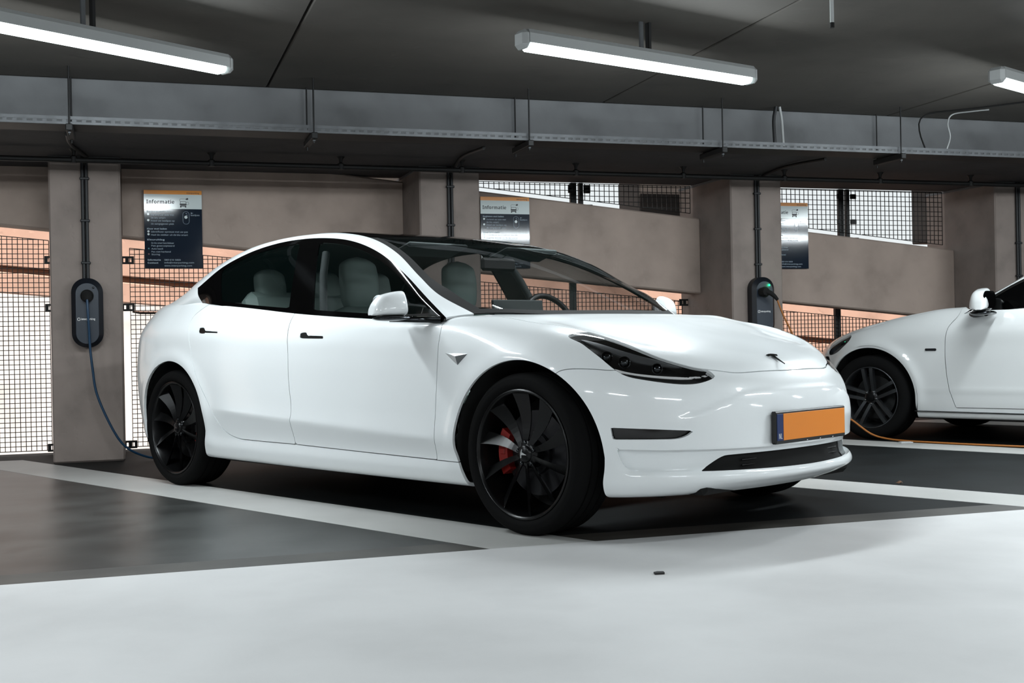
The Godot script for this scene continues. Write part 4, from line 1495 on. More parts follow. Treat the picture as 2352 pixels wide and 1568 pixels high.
func mirror(car: Node3D, left: bool, off: Vector3, paint: Material, size := 1.0) -> void:
	var g := Node3D.new()
	g.name = "wing_mirror"
	car.add_child(g, true)
	g.scale = Vector3.ONE * size
	g.position = off if not left else off * Vector3(1, 1, -1)
	var rows := []
	for j in 21:
		var t := j / 20.0
		# from the inner end to the outer tip
		var z := lerpf(0.925, 1.088, t)
		var f := sqrt(maxf(0.0, 1.0 - pow(maxf(0.0, (t - 0.62) / 0.38), 2.2))) * sqrt(maxf(0.0, 1.0 - pow(maxf(0.0, (0.10 - t) / 0.10), 2.0)))
		var top_y := 1.042 - 0.040 * t * t
		var h := (top_y - 0.931) * maxf(f, 0.03)
		var row := []
		for q in 24:
			var a := TAU * q / 24
			var ca := cos(a)
			var sa := sin(a)
			var dx := signf(ca) * pow(absf(ca), 0.6) * (0.058 if ca > 0 else 0.048) * (0.25 + 0.75 * f)
			var dy := (signf(sa) * pow(absf(sa), 0.62) * 0.5 + 0.5)
			row.append(Vector3(-0.715 - 0.035 * t * t + dx * (1.0 - 0.35 * dy), 0.931 + dy * h, z))
		rows.append(row)
	var m := MB.new()
	m.sheet(rows, Vector3.ZERO, true)
	obj("shell", (m.mirrored() if left else m).mesh(), paint, g)
	var b := MB.new()
	rows = []
	for j in 13:
		var t := j / 12.0
		var z := lerpf(0.93, 1.07, t)
		var f := sqrt(maxf(0.0, 1.0 - pow(maxf(0.0, (t - 0.55) / 0.45), 2.0)))
		var row := []
		for q in 16:
			var a := TAU * q / 16
			row.append(Vector3(-0.715 - 0.03 * t * t + cos(a) * 0.056 * maxf(f, 0.05), 0.918 + sin(a) * 0.013 * maxf(f, 0.1), z))
		rows.append(row)
	b.sheet(rows, Vector3.ZERO, true)
	# arm to the door
	rows = []
	for j in 13:
		var t := j / 12.0
		var p := Vector3(-0.515, 0.905, 0.862).lerp(Vector3(-0.70, 0.914, 0.90), t)
		p = p.lerp(Vector3(-0.74, 0.915, 0.985), sst(0.45, 1.0, t))
		var w := lerpf(0.017, 0.013, t)
		var row := []
		for q in 12:
			var a := TAU * q / 12
			row.append(p + Vector3(sin(a) * w * 0.9 * sst(0.4, 1.0, t), cos(a) * w * 1.0, sin(a) * w * 0.8))
		rows.append(row)
	b.sheet(rows, Vector3.ZERO, true)
	obj("foot", (b.mirrored() if left else b).mesh(), M.dark_chrome, g)
	var gl := MB.new()
	gl.prism(round_rect(0.128, 0.084, 0.034, 6), 0.006, Transform3D(Basis(Vector3(0, 0, 1), Vector3(0, 1, 0), Vector3(-1, 0, 0)), Vector3(-0.762, 0.982, 0.998)))
	obj("mirror_glass", (gl.mirrored() if left else gl).mesh(), M.chrome if size == 1.0 else M.gloss_black, g)


func trim(car: Node3D) -> void:
	# triangle on the wing with its camera eye
	var t := MB.new()
	var a := Vector3(-0.452, 0.759, 0.907)
	var b := Vector3(-0.308, 0.754, 0.906)
	var c := Vector3(-0.369, 0.704, 0.909)
	var k := Vector3(-0.365, 0.745, 0.927)
	t.facing(a, b, k, k, Vector3(0, 1, 1))
	t.facing(b, c, k, k, Vector3(1, -1, 1))
	t.facing(c, a, k, k, Vector3(-1, -1, 1))
	both("side_badge", t, M.chrome, car)
	# emblem on the bonnet
	var e := MB.new()
	var tv := Vector3(0.045, -0.026, 0).normalized()
	var nv := Vector3(0.026, 0.045, 0).normalized()
	var xf := Transform3D(Basis(Vector3(0, 0, -1), -tv, nv), Vector3(0.668, 0.7085, 0.022))
	e.prism(PackedVector2Array([Vector2(-0.040, 0.032), Vector2(-0.02, 0.037), Vector2(0.0, 0.0385), Vector2(0.02, 0.037), Vector2(0.040, 0.032), Vector2(0.034, 0.022), Vector2(0.017, 0.0255), Vector2(0.010, 0.0255), Vector2(0.0, -0.045), Vector2(-0.010, 0.0255), Vector2(-0.017, 0.0255), Vector2(-0.034, 0.022)]), 0.004, xf, 0.0)
	obj("emblem", e.mesh(), M.dark_chrome, car)
	# number plate
	var pl := Node3D.new()
	pl.name = "number_plate"
	car.add_child(pl, true)
	pl.position = Vector3(0.806, 0.436, 0.0)
	obj("holder", boxm(Vector3(0, 0, 0), Vector3(0.024, 0.132, 0.536), 0.005), M.satin_black, pl)
	obj("plate", boxm(Vector3(0.0125, 0.002, -0.022), Vector3(0.004, 0.108, 0.474), 0.001), M.plate_yellow, pl)
	obj("country_strip", boxm(Vector3(0.0125, 0.002, 0.2385), Vector3(0.004, 0.108, 0.044), 0.001), M.plate_blue, pl)
	var nl := text_part("country_letters", "NL", 0.026, M.white_print, pl)
	nl.position = Vector3(0.0146, -0.034, 0.2385)
	nl.rotation.y = PI / 2
	nl.scale = Vector3(0.8, 1.15, 1)
	for z in [0.04, -0.06, -0.16]:
		obj("rivet", boxm(Vector3(0.013, -0.061, z), Vector3(0.004, 0.005, 0.008), 0.001), M.chrome, pl)
	# bars behind the lower grille
	for y in [0.290, 0.312]:
		obj("grille_bar", tubem([Vector3(0.715, y, 0.36), Vector3(0.745, y, 0.0), Vector3(0.715, y, -0.36)], 0.004, 6), M.satin_black, car)


func text_part(called: String, s: String, height: float, mt: Material, parent: Node, bold := false) -> MeshInstance3D:
	var tm := TextMesh.new()
	var f := SystemFont.new()
	f.font_names = PackedStringArray(["Droid Sans"])
	f.font_weight = 700 if bold else 400
	tm.font = f
	tm.text = s
	tm.font_size = 48
	tm.pixel_size = height / 48.0
	tm.depth = 0.0006
	tm.curve_step = 2.0
	return obj(called, tm, mt, parent)


func underbody(car: Node3D) -> void:
	obj("underbody", boxm(Vector3(-1.44, 0.21, 0), Vector3(2.2, 0.10, 1.60), 0.03), M.liner, car)
	obj("front_tray", boxm(Vector3(0.52, 0.205, 0), Vector3(0.30, 0.05, 1.10), 0.02), M.liner, car)
	obj("rear_tray", boxm(Vector3(-3.45, 0.26, 0), Vector3(0.40, 0.1, 1.3), 0.03), M.liner, car)
	for s in [1.0, -1.0]:
		for x in [0.0, -2.875]:
			wheel_liner(car, x, 0.337, 0.402, 0.84 * s)
	obj("firewall", boxm(Vector3(-0.45, 0.62, 0), Vector3(0.03, 0.5, 1.5)), M.liner, car)
	obj("boot_wall", boxm(Vector3(-2.75, 0.65, 0), Vector3(0.03, 0.5, 1.5)), M.liner, car)


# black wheel with ten twisted blades; n faces outward along +z
func turbine_wheel(n: Node3D, right: bool, front: bool) -> void:
	var turn := Transform3D(Basis(Vector3.RIGHT, PI / 2), Vector3.ZERO)
	var t := MB.new()
	t.lathe(PackedVector2Array([Vector2(0.262, -0.10), Vector2(0.29, -0.116), Vector2(0.315, -0.117), Vector2(0.330, -0.10), Vector2(0.336, -0.085), Vector2(0.337, -0.05), Vector2(0.330, -0.048), Vector2(0.330, -0.040), Vector2(0.337, -0.038), Vector2(0.337, -0.004), Vector2(0.330, -0.003), Vector2(0.330, 0.005), Vector2(0.337, 0.006), Vector2(0.337, 0.040), Vector2(0.330, 0.041), Vector2(0.330, 0.049), Vector2(0.337, 0.051), Vector2(0.336, 0.085), Vector2(0.330, 0.100), Vector2(0.320, 0.111), Vector2(0.312, 0.1155), Vector2(0.308, 0.115), Vector2(0.300, 0.1175), Vector2(0.288, 0.1165), Vector2(0.277, 0.111), Vector2(0.270, 0.104)]), turn, 72)
	obj("tire", t.mesh(), M.rubber, n)
	var b := MB.new()
	b.lathe(PackedVector2Array([Vector2(0.271, 0.104), Vector2(0.270, 0.110), Vector2(0.265, 0.1125), Vector2(0.259, 0.110), Vector2(0.254, 0.098), Vector2(0.250, 0.07), Vector2(0.240, 0.02), Vector2(0.238, -0.10)]), turn, 72)
	obj("rim", b.mesh(), M.wheel, n)
	var disc := MB.new()
	disc.lathe(PackedVector2Array([Vector2(0.178, -0.014), Vector2(0.178, 0.012), Vector2(0.09, 0.012), Vector2(0.088, 0.03), Vector2(0.0, 0.03)]), turn, 48)
	obj("brake_disc", disc.mesh(), M.disc, n)
	var cal := MB.new()
	var pts := PackedVector2Array()
	var dirn := -1.0 if front else 1.0
	if not right:
		dirn = -dirn
	for q in 9:
		var a := -0.52 + 1.04 * q / 8.0
		pts.append(Vector2(dirn * cos(a) * 0.198, sin(a) * 0.198))
	for q in 9:
		var a := 0.52 - 1.04 * q / 8.0
		pts.append(Vector2(dirn * cos(a) * 0.146, sin(a) * 0.146))
	cal.prism(pts, 0.055, Transform3D(Basis.IDENTITY, Vector3(0, 0, -0.01)), 0.0)
	for a in [-0.3, 0.0, 0.3]:
		cal.box(Vector3(dirn * cos(a) * 0.172, sin(a) * 0.172, 0.046), Vector3(0.026, 0.026, 0.008), 0.003)
	obj("caliper", cal.mesh(), M.caliper, n)
	var back := MB.new()
	back.lathe(PackedVector2Array([Vector2(0.237, -0.09), Vector2(0.0, -0.088)]), turn, 32)
	obj("back_plate", back.mesh(), M.liner, n)
	var mesh: ArrayMesh = null
	for k in 10:
		if mesh == null:
			var s := MB.new()
			var rows := []
			for j in 11:
				var u := j / 10.0
				var r := lerpf(0.040, 0.2565, u)
				var sw := 0.010 * sin(PI * u) * (1.0 if right else -1.0)     # the blade bows
				var hw := lerpf(0.010, 0.027, pow(u, 1.15))
				var mid := sw + lerpf(0.0, -0.012, u)
				var zl := lerpf(0.084, 0.1045, pow(u, 0.8)) - 0.012 * sin(PI * u)
				var zt := zl - lerpf(0.006, 0.040, u)
				var lead := Vector3(mid - hw, r, zl)
				var trail := Vector3(mid + hw, r, zt)
				rows.append([lead, trail, trail + Vector3(-0.004, 0, -0.010), lead + Vector3(0.006, 0, -0.016)])
			for j in 10:
				var p: Array = rows[j]
				var q: Array = rows[j + 1]
				var c: Vector3 = (p[0] + p[2] + q[0] + q[2]) / 4.0
				for e in 4:
					var f := (e + 1) % 4
					s.facing(p[e], p[f], q[f], q[e], (p[e] + p[f] + q[e] + q[f]) / 4.0 - c)
			var o: Array = rows[10]
			s.facing(o[0], o[1], o[2], o[3], Vector3.UP)
			mesh = s.mesh()
		var sp := obj("spoke", mesh, M.wheel, n)
		sp.rotation.z = TAU * (k + 0.06) / 10.0
	var hub := MB.new()
	hub.lathe(PackedVector2Array([Vector2(0.062, 0.02), Vector2(0.060, 0.066), Vector2(0.052, 0.078), Vector2(0.036, 0.082), Vector2(0.034, 0.088), Vector2(0.028, 0.092), Vector2(0.0, 0.094)]), turn, 36)
	obj("hub", hub.mesh(), M.wheel, n)
	var em := MB.new()
	em.prism(PackedVector2Array([Vector2(-0.020, 0.013), Vector2(0.0, 0.017), Vector2(0.020, 0.013), Vector2(0.017, 0.008), Vector2(0.006, 0.010), Vector2(0.0, -0.020), Vector2(-0.006, 0.010), Vector2(-0.017, 0.008)]), 0.002, Transform3D(Basis(Vector3.BACK, 1.4), Vector3(0, 0, 0.0935)))
	obj("emblem", em.mesh(), M.chrome, n)
	for k in 5:
		var a := TAU * (k + 0.3) / 5.0
		var nut := MB.new()
		nut.lathe(PackedVector2Array([Vector2(0.009, 0.06), Vector2(0.009, 0.082), Vector2(0.006, 0.086), Vector2(0.0, 0.087)]), turn.translated(Vector3(cos(a) * 0.047, sin(a) * 0.047, 0)), 8)
		obj("nut", nut.mesh(), M.dark_chrome, n)


# ---------------------------------------------------------------- the white coupe on the right

func white_coupe() -> void:
	var car := thing("car", "white two-door coupe with silver double-spoke wheel, cut off by the right edge", "car", Vector3(3.870, 0, -3.2205))
	car.rotation.y = CAR_TURN + PI
	var yc := Spline.new([[0.75, 0.66], [0.7, 0.715], [0.6, 0.765], [0.3, 0.85], [0.0, 0.918], [-0.3, 0.972], [-0.6, 1.01], [-1.0, 1.02]])
	var deck := Spline.new([[-3.6, 1.0], [-3.4, 1.04], [-3.0, 1.08], [-2.7, 1.10]])
	var top := func(x: float, z: float) -> float:
		if x > -1.5:
			return yc.at(x) - (0.03 + 0.05 * sst(0.1, 0.7, x)) * pow(absf(z / 0.68), 2.4)
		return deck.at(x) - 0.03 * pow(absf(z / 0.68), 2.5)
	var lines := [
		[0.66, [[0, 0.80], [-3, 0.80]], [[0.7, 0.18], [-3, 0.18]], -3.40],
		[0.74, [[0, 0.872], [-2.8, 0.875]], [[0.7, 0.20], [0, 0.188], [-3, 0.20]], -3.50],
		[0.77, [[0, 0.885], [-1.5, 0.893], [-2.8, 0.885]], [[0.7, 0.25], [0, 0.228], [-3, 0.24], [-3.6, 0.30]], -3.55],
		[0.77, [[0, 0.896], [-1.5, 0.905], [-2.8, 0.896]], [[0.7, 0.36], [0, 0.385], [-1.5, 0.39], [-3, 0.42], [-3.6, 0.45]], -3.6],
		[0.78, [[0, 0.902], [-1.5, 0.902], [-2.8, 0.903]], [[0.7, 0.48], [0, 0.52], [-3, 0.55], [-3.6, 0.55]], -3.62],
		[0.77, [[0, 0.900], [-1.5, 0.899], [-2.8, 0.905]], [[0.7, 0.58], [0, 0.68], [-3, 0.70], [-3.6, 0.70]], -3.62],
		[0.74, [[0, 0.882], [-0.6, 0.893], [-1.5, 0.893], [-2.8, 0.895]], [[0.7, 0.65], [0.3, 0.715], [0, 0.775], [-0.6, 0.835], [-1.5, 0.86], [-3, 0.88], [-3.6, 0.85]], -3.6],
		[0.70, [[0, 0.835], [-0.6, 0.862], [-1.5, 0.866], [-2.8, 0.84]], [[0.68, 0.69], [0.3, 0.775], [0, 0.838], [-0.6, 0.905], [-1.5, 0.94], [-3, 0.98], [-3.6, 0.95]], -3.55],
		[0.66, [[0, 0.755], [-0.6, 0.80], [-0.8, 0.835], [-1.5, 0.835], [-2.8, 0.77]], [[0.64, 0.722], [0.3, 0.815], [0, 0.888], [-0.3, 0.944], [-0.6, 0.975], [-0.8, 0.968], [-1.5, 0.985], [-2.5, 1.05], [-3, 1.05], [-3.6, 1.0]], -3.5],
		[0.60, [[0, 0.62], [-2.8, 0.6]], null, -3.4],
		[0.48, [[0, 0.35], [-2.8, 0.35]], null, -3.3],
		[0.36, [[0, 0.0], [-2.8, 0.0]], null, -3.2]]
	var push := func(p: Vector3) -> Vector3:
		var o := 0.0
		for cx in [0.0, -2.84]:
			var r := Vector2(p.x - cx, p.y - 0.323).length()
			o += 0.012 * exp(-pow((r - 0.405) / 0.045, 2.0)) * sst(0.2, 0.3, p.y)
		o += 0.005 * exp(-absf(p.y - 0.388) / 0.02) * sst(-2.4, -2.2, p.x) * (1.0 - sst(-0.5, -0.4, p.x))
		return p + Vector3(0, 0, o)
	var skin := loft(lines, top, push, -2.8, 60, 180, 36, 7)
	var r: Array
	var hole := outline([[0.1, -0.3, 1], [-0.38, 0.0], [-0.45, 0.4], [-0.70, 0.74, 1], [-0.78, 0.828], [-1.5, 0.828], [-2.4, 0.79], [-2.8, 0.70], [-3.0, 0.4], [-3.05, -0.3, 1]])
	var hf := in_xz(hole)
	skin = skin.split(func(p: Vector3) -> float: return maxf(hf.call(p), 0.88 - p.y))[1]
	skin = skin.split(arch(0.0, 0.323, 0.382, 0.36, 0.385))[1]
	skin = skin.split(arch(-2.84, 0.323, 0.382, 0.36, 0.36))[1]
	var lamp := outline([[0.185, 0.792], [0.27, 0.778], [0.36, 0.735], [0.43, 0.69], [0.41, 0.655], [0.33, 0.66], [0.25, 0.705]])
	var lf := in_xy(lamp)
	r = skin.split(func(p: Vector3) -> float: return maxf(lf.call(p), 0.3 - p.z), 0.003)
	skin = r[1]
	for side in [0, 1]:
		var g := Node3D.new()
		g.name = "headlamp"
		car.add_child(g, true)
		var a: MB = r[0].panel(0.004)
		var b: MB = r[0].pushed(-0.04).panel(0.0)
		obj("lens", (a if side == 0 else a.mirrored()).mesh(), M.lens, g)
		obj("bowl", (b if side == 0 else b.mirrored()).mesh(), M.wheel2, g)
	var bonnet := outline([[0.60, -0.4, 1], [0.60, 0.2], [0.53, 0.45], [0.40, 0.60], [0.0, 0.70], [-0.4, 0.74], [-0.74, 0.78, 1], [-0.74, -0.4, 1]])
	var bf := in_xz(bonnet)
	r = skin.split(func(p: Vector3) -> float: return maxf(bf.call(p), 0.60 - p.y), 0.002)
	joined("bonnet", r[0].panel(), M.paint2, car)
	skin = r[1]
	var door := outline([[-0.70, 1.2, 1], [-0.705, 0.95], [-0.635, 0.84], [-0.615, 0.694], [-0.625, 0.50], [-0.645, 0.385, 1], [-0.69, 0.262, 1], [-2.0, 0.27, 1], [-2.12, 0.40], [-2.15, 0.7], [-2.12, 0.95], [-2.1, 1.2, 1]])
	r = skin.split(in_xy(door), 0.0025)
	both("door", r[0].panel(), M.paint2, car)
	skin = r[1]
	var sill := PackedVector2Array([Vector2(-0.36, 0.1), Vector2(-0.36, 0.222), Vector2(-2.49, 0.23), Vector2(-2.49, 0.1)])
	r = skin.split(in_xy(sill), 0.002)
	both("sill", r[0].panel(), M.paint2, car)
	skin = r[1]
	var front := PackedVector2Array([Vector2(-0.7, 0), Vector2(1.2, 0), Vector2(1.2, 1.4), Vector2(-0.9, 1.4)])
	r = skin.split(in_xy(front), 0.0)
	joined("front_wing", r[0].panel(), M.paint2, car)
	joined("rear_quarter", r[1].panel(), M.paint2, car)
	var strip := MB.new()
	strip.box(Vector3(-1.42, 0.231, 0.899), Vector3(2.1, 0.007, 0.012), 0.002)
	both("sill_strip", strip, M.chrome, car)
	var vent := MB.new()
	vent.box(Vector3(-0.505, 0.686, 0.902), Vector3(0.088, 0.018, 0.012), 0.005)
	both("wing_strip", vent, M.dark_chrome, car)
	# cabin, drawn from the same kind of lines as the saloon's but lower and set back
	var f := func(q: Array) -> Vector3:
		return Vector3((q[0] + 0.505) * 0.90 - 0.745, 0.952 + (q[1] - 0.915) * 0.92, q[2] * 0.985)
	cabin(car, f, M.paint2, false)
	mirror(car, false, Vector3(0.114, -0.388, -0.45), M.paint2, 1.45)
	mirror(car, true, Vector3(0.114, -0.388, -0.45), M.paint2, 1.45)
	obj("underbody", boxm(Vector3(-1.42, 0.22, 0), Vector3(2.1, 0.10, 1.56), 0.03), M.liner, car)
	obj("cabin_floor", boxm(Vector3(-1.5, 0.6, 0), Vector3(2.0, 0.5, 1.6), 0.02), M.cabin, car)
	obj("firewall", boxm(Vector3(-0.45, 0.60, 0), Vector3(0.03, 0.5, 1.4)), M.liner, car)
	for x in [0.0, -2.84]:
		for s in [1.0, -1.0]:
			wheel_liner(car, x, 0.323, 0.40, 0.86 * s)
			var n := Node3D.new()
			n.name = "front_wheel" if x == 0.0 else "rear_wheel"
			car.add_child(n, true)
			n.position = Vector3(x, 0.323, 0.785 * s)
			if s < 0.0:
				n.rotation.y = PI
			double_spoke_wheel(n)


func wheel_liner(car: Node3D, x: float, y: float, r: float, z: float) -> void:
	var m := MB.new()
	var rows := []
	var s := signf(z)
	for j in 25:
		var a := PI * 1.16 * (j / 24.0) - 0.08 * PI
		# the outer rim follows the narrowing nose or tail
		var zo := z + s * (0.052 - (0.105 * sst(0.1, 0.95, cos(a)) if x > -1.0 else 0.03 * sst(0.3, 1.0, -cos(a))))
		rows.append([Vector3(x + cos(a) * r, y + sin(a) * r, zo), Vector3(x + cos(a) * r, y + sin(a) * r, 0.50 * s)])
	m.sheet(rows, Vector3(0, -1, 0))
	m.box(Vector3(x, 0.45, 0.49 * s), Vector3(0.84, 0.60, 0.02))
	obj("wheel_liner", m.mesh(), M.liner, car)


func double_spoke_wheel(n: Node3D) -> void:
	var turn := Transform3D(Basis(Vector3.RIGHT, PI / 2), Vector3.ZERO)
	var t := MB.new()
	t.lathe(PackedVector2Array([Vector2(0.228, -0.10), Vector2(0.26, -0.112), Vector2(0.295, -0.112), Vector2(0.315, -0.098), Vector2(0.323, -0.08), Vector2(0.323, -0.04), Vector2(0.317, -0.038), Vector2(0.317, -0.03), Vector2(0.323, -0.028), Vector2(0.323, 0.028), Vector2(0.317, 0.03), Vector2(0.317, 0.038), Vector2(0.323, 0.04), Vector2(0.323, 0.08), Vector2(0.315, 0.098), Vector2(0.295, 0.112), Vector2(0.26, 0.113), Vector2(0.240, 0.108), Vector2(0.234, 0.10)]), turn, 64)
	obj("tire", t.mesh(), M.rubber, n)
	var b := MB.new()
	b.lathe(PackedVector2Array([Vector2(0.236, 0.10), Vector2(0.235, 0.106), Vector2(0.230, 0.107), Vector2(0.225, 0.10), Vector2(0.220, 0.085), Vector2(0.212, 0.03), Vector2(0.205, -0.1)]), turn, 64)
	obj("rim", b.mesh(), M.wheel2, n)
	var back := MB.new()
	back.lathe(PackedVector2Array([Vector2(0.206, -0.09), Vector2(0.0, -0.088)]), turn, 32)
	back.lathe(PackedVector2Array([Vector2(0.165, -0.01), Vector2(0.165, 0.012), Vector2(0.0, 0.014)]), turn, 40)
	obj("brake_disc", back.mesh(), M.satin_black, n)
	var mesh: ArrayMesh = null
	for k in 10:
		if mesh == null:
			var s := MB.new()
			var rows := []
			for j in 9:
				var u := j / 8.0
				var y := lerpf(0.035, 0.224, u)
				var z := 0.088 + 0.014 * sin(PI * u * 0.6) + 0.004 * u
				var w := lerpf(0.0115, 0.0135, u)
				rows.append([Vector3(-w, y, z), Vector3(w, y, z), Vector3(w * 1.1, y, z - 0.035), Vector3(-w * 1.1, y, z - 0.035)])
			for j in 8:
				var p: Array = rows[j]
				var q: Array = rows[j + 1]
				var c: Vector3 = (p[0] + p[2] + q[0] + q[2]) / 4.0
				for e in 4:
					var g := (e + 1) % 4
					s.facing(p[e], p[g], q[g], q[e], (p[e] + p[g] + q[e] + q[g]) / 4.0 - c)
			mesh = s.mesh()
		var sp := obj("spoke", mesh, M.wheel2, n)
		var a := TAU * float(k / 2) / 5.0 + 0.10
		var off := 0.024 if k % 2 == 0 else -0.024
		sp.rotation.z = a + (0.055 if k % 2 == 0 else -0.055)
		sp.position = Vector3(-cos(a) * off, -sin(a) * off, 0) * 0.9
	var hub := MB.new()
	hub.lathe(PackedVector2Array([Vector2(0.060, 0.03), Vector2(0.058, 0.08), Vector2(0.046, 0.092), Vector2(0.034, 0.095), Vector2(0.032, 0.102), Vector2(0.0, 0.104)]), turn, 32)
	obj("hub", hub.mesh(), M.wheel, n)
	for k in 5:
		var a := TAU * (k + 0.5) / 5.0 + 1.67
		var nut := MB.new()
		nut.lathe(PackedVector2Array([Vector2(0.009, 0.07), Vector2(0.009, 0.098), Vector2(0.0, 0.10)]), turn.translated(Vector3(cos(a) * 0.048, sin(a) * 0.048, 0)), 8)
		obj("nut", nut.mesh(), M.chrome, n)


# ---------------------------------------------------------------- signs and chargers

# lettering fitted to a width; x, y are the left end and the middle of the line
func line(parent: Node, s: String, x: float, y: float, w: float, h: float, mt: Material, bold := false) -> MeshInstance3D:
	var o := text_part("lettering", s, h, mt, parent, bold)
	var b := o.mesh.get_aabb()
	var k := w / maxf(b.size.x, 0.001)
	o.scale = Vector3(k, 1, 1)
	o.position = Vector3(x - b.position.x * k, y - (b.position.y + b.size.y / 2), 0.0036)
	return o


func disc_part(called: String, parent: Node, x: float, y: float, r: float, mt: Material) -> void:
	var m := MB.new()
	var p := PackedVector2Array()
	for q in 20:
		p.append(Vector2(cos(TAU * q / 20), sin(TAU * q / 20)) * r)
	m.prism(p, 0.0008, Transform3D(Basis.IDENTITY, Vector3(x, y, 0.0032)))
	obj(called, m.mesh(), mt, parent)


func signs() -> void:
	for k in 3:
		var o := thing("information_sign", ["blue and white information sign left of the saloon, fully readable", "blue and white information sign half hidden behind the saloon roof", "blue and white information sign half hidden behind the column with the green-lit charger"][k], "sign", Vector3(-2.211 + BAY * k, 2.02, -4.5), "information signs on the ramp parapets")
		var w := 0.431
		var h := 0.60
		obj("board", boxm(Vector3(w / 2, -h / 2, 0), Vector3(w, h, 0.006), 0.001), M.sign_blue, o)
		obj("top_band", boxm(Vector3(w / 2, -0.0155, 0.0032), Vector3(w, 0.031, 0.0008)), M.sign_orange, o)
		obj("header", boxm(Vector3(w / 2, -0.087, 0.0032), Vector3(w, 0.112, 0.0008)), M.sign_white, o)
		line(o, "interparking", 0.318, -0.020, 0.095, 0.014, M.sign_ink, true)
		line(o, "Informatie", 0.018, -0.088, 0.207, 0.040, M.sign_ink, true)
		for q in [["Beginnen met laden", 0.020, -0.166, 0.182, 1], ["Verbind uw auto met", 0.050, -0.190, 0.172, 0], ["de blu smart", 0.050, -0.213, 0.108, 0], ["Houd uw laadpas op", 0.050, -0.237, 0.175, 0], ["de aangegeven plek", 0.050, -0.261, 0.170, 0],
			["Klaar met laden", 0.020, -0.297, 0.145, 1], ["Identificeer opnieuw met uw pas", 0.050, -0.322, 0.272, 0], ["Haal de stekker uit de blu smart", 0.050, -0.344, 0.272, 0],
			["Kleuruitleg", 0.020, -0.383, 0.128, 1], ["De blu smart beschikbaar", 0.050, -0.407, 0.168, 0], ["Pas geaccepteerd", 0.050, -0.430, 0.170, 0], ["Auto laadt", 0.050, -0.451, 0.086, 0], ["Pas niet herkend", 0.050, -0.474, 0.142, 0], ["Storing", 0.050, -0.497, 0.062, 0],
			["Informatie", 0.020, -0.537, 0.097, 1], ["Contact", 0.020, -0.560, 0.078, 1], ["088 616 5800", 0.144, -0.537, 0.120, 0], ["info@interparking.com", 0.144, -0.560, 0.220, 0], ["www.interparking.com", 0.144, -0.583, 0.205, 0],
			["laadpas", 0.346, -0.191, 0.066, 0]]:
			line(o, q[0], q[1], q[2], q[3], 0.0165, M.sign_text, q[4] == 1)
		for q in [[-0.186, 0], [-0.232, 0], [-0.318, 0], [-0.340, 0], [-0.450, 1], [-0.492, 2]]:
			disc_part("bullet", o, 0.030, q[0], 0.0085 if q[1] == 0 else 0.006, [M.sign_white, M.teal, M.red_dot][q[1]])
		# car with plug
		var c := MB.new()
		var z := 0.0034
		c.box(Vector3(0.291, -0.107, z), Vector3(0.050, 0.013, 0.001))
		c.box(Vector3(0.291, -0.119, z), Vector3(0.044, 0.008, 0.001))
		for s in [-1.0, 1.0]:
			c.box(Vector3(0.291 + s * 0.018, -0.125, z), Vector3(0.010, 0.012, 0.001))
			c.box(Vector3(0.291 + s * 0.021, -0.0935, z), Vector3(0.0035, 0.017, 0.001))
		c.box(Vector3(0.291, -0.0855, z), Vector3(0.040, 0.0035, 0.001))
		c.tube(curve([Vector3(0.270, -0.086, z), Vector3(0.266, -0.074, z), Vector3(0.273, -0.065, z), Vector3(0.300, -0.0645, z), Vector3(0.312, -0.066, z)], 16), 0.0012, 5)
		c.tube(curve([Vector3(0.314, -0.092, z), Vector3(0.327, -0.088, z), Vector3(0.333, -0.098, z), Vector3(0.327, -0.109, z), Vector3(0.314, -0.108, z)], 16), 0.0012, 5)
		c.prism(PackedVector2Array([Vector2(0.309, -0.066), Vector2(0.318, -0.058), Vector2(0.328, -0.057), Vector2(0.330, -0.068), Vector2(0.322, -0.073), Vector2(0.312, -0.071)]), 0.001, Transform3D(Basis.IDENTITY, Vector3(0, 0, z)))
		obj("car_symbol", c.mesh(), M.sign_ink, o)
		var u := MB.new()
		var rr := round_rect(0.047, 0.097, 0.0225, 8)
		var path := PackedVector3Array()
		for q in rr:
			path.append(Vector3(0.311 + q.x, -0.211 + q.y, z))
		path.append(path[0])
		u.tube(path, 0.0013, 5)
		u.prism(PackedVector2Array([Vector2(0.346, -0.174), Vector2(0.352, -0.168), Vector2(0.353, -0.1725), Vector2(0.363, -0.1725), Vector2(0.363, -0.1755), Vector2(0.353, -0.1755), Vector2(0.352, -0.180)]), 0.0008, Transform3D(Basis.IDENTITY, Vector3(0, 0, z)))
		u.box(Vector3(0.318, -0.190, z), Vector3(0.010, 0.003, 0.001))
		u.box(Vector3(0.314, -0.177, z), Vector3(0.012, 0.003, 0.001))
		obj("charger_symbol", u.mesh(), M.sign_text, o)
		disc_part("socket_symbol", o, 0.310, -0.206, 0.012, M.sign_white)


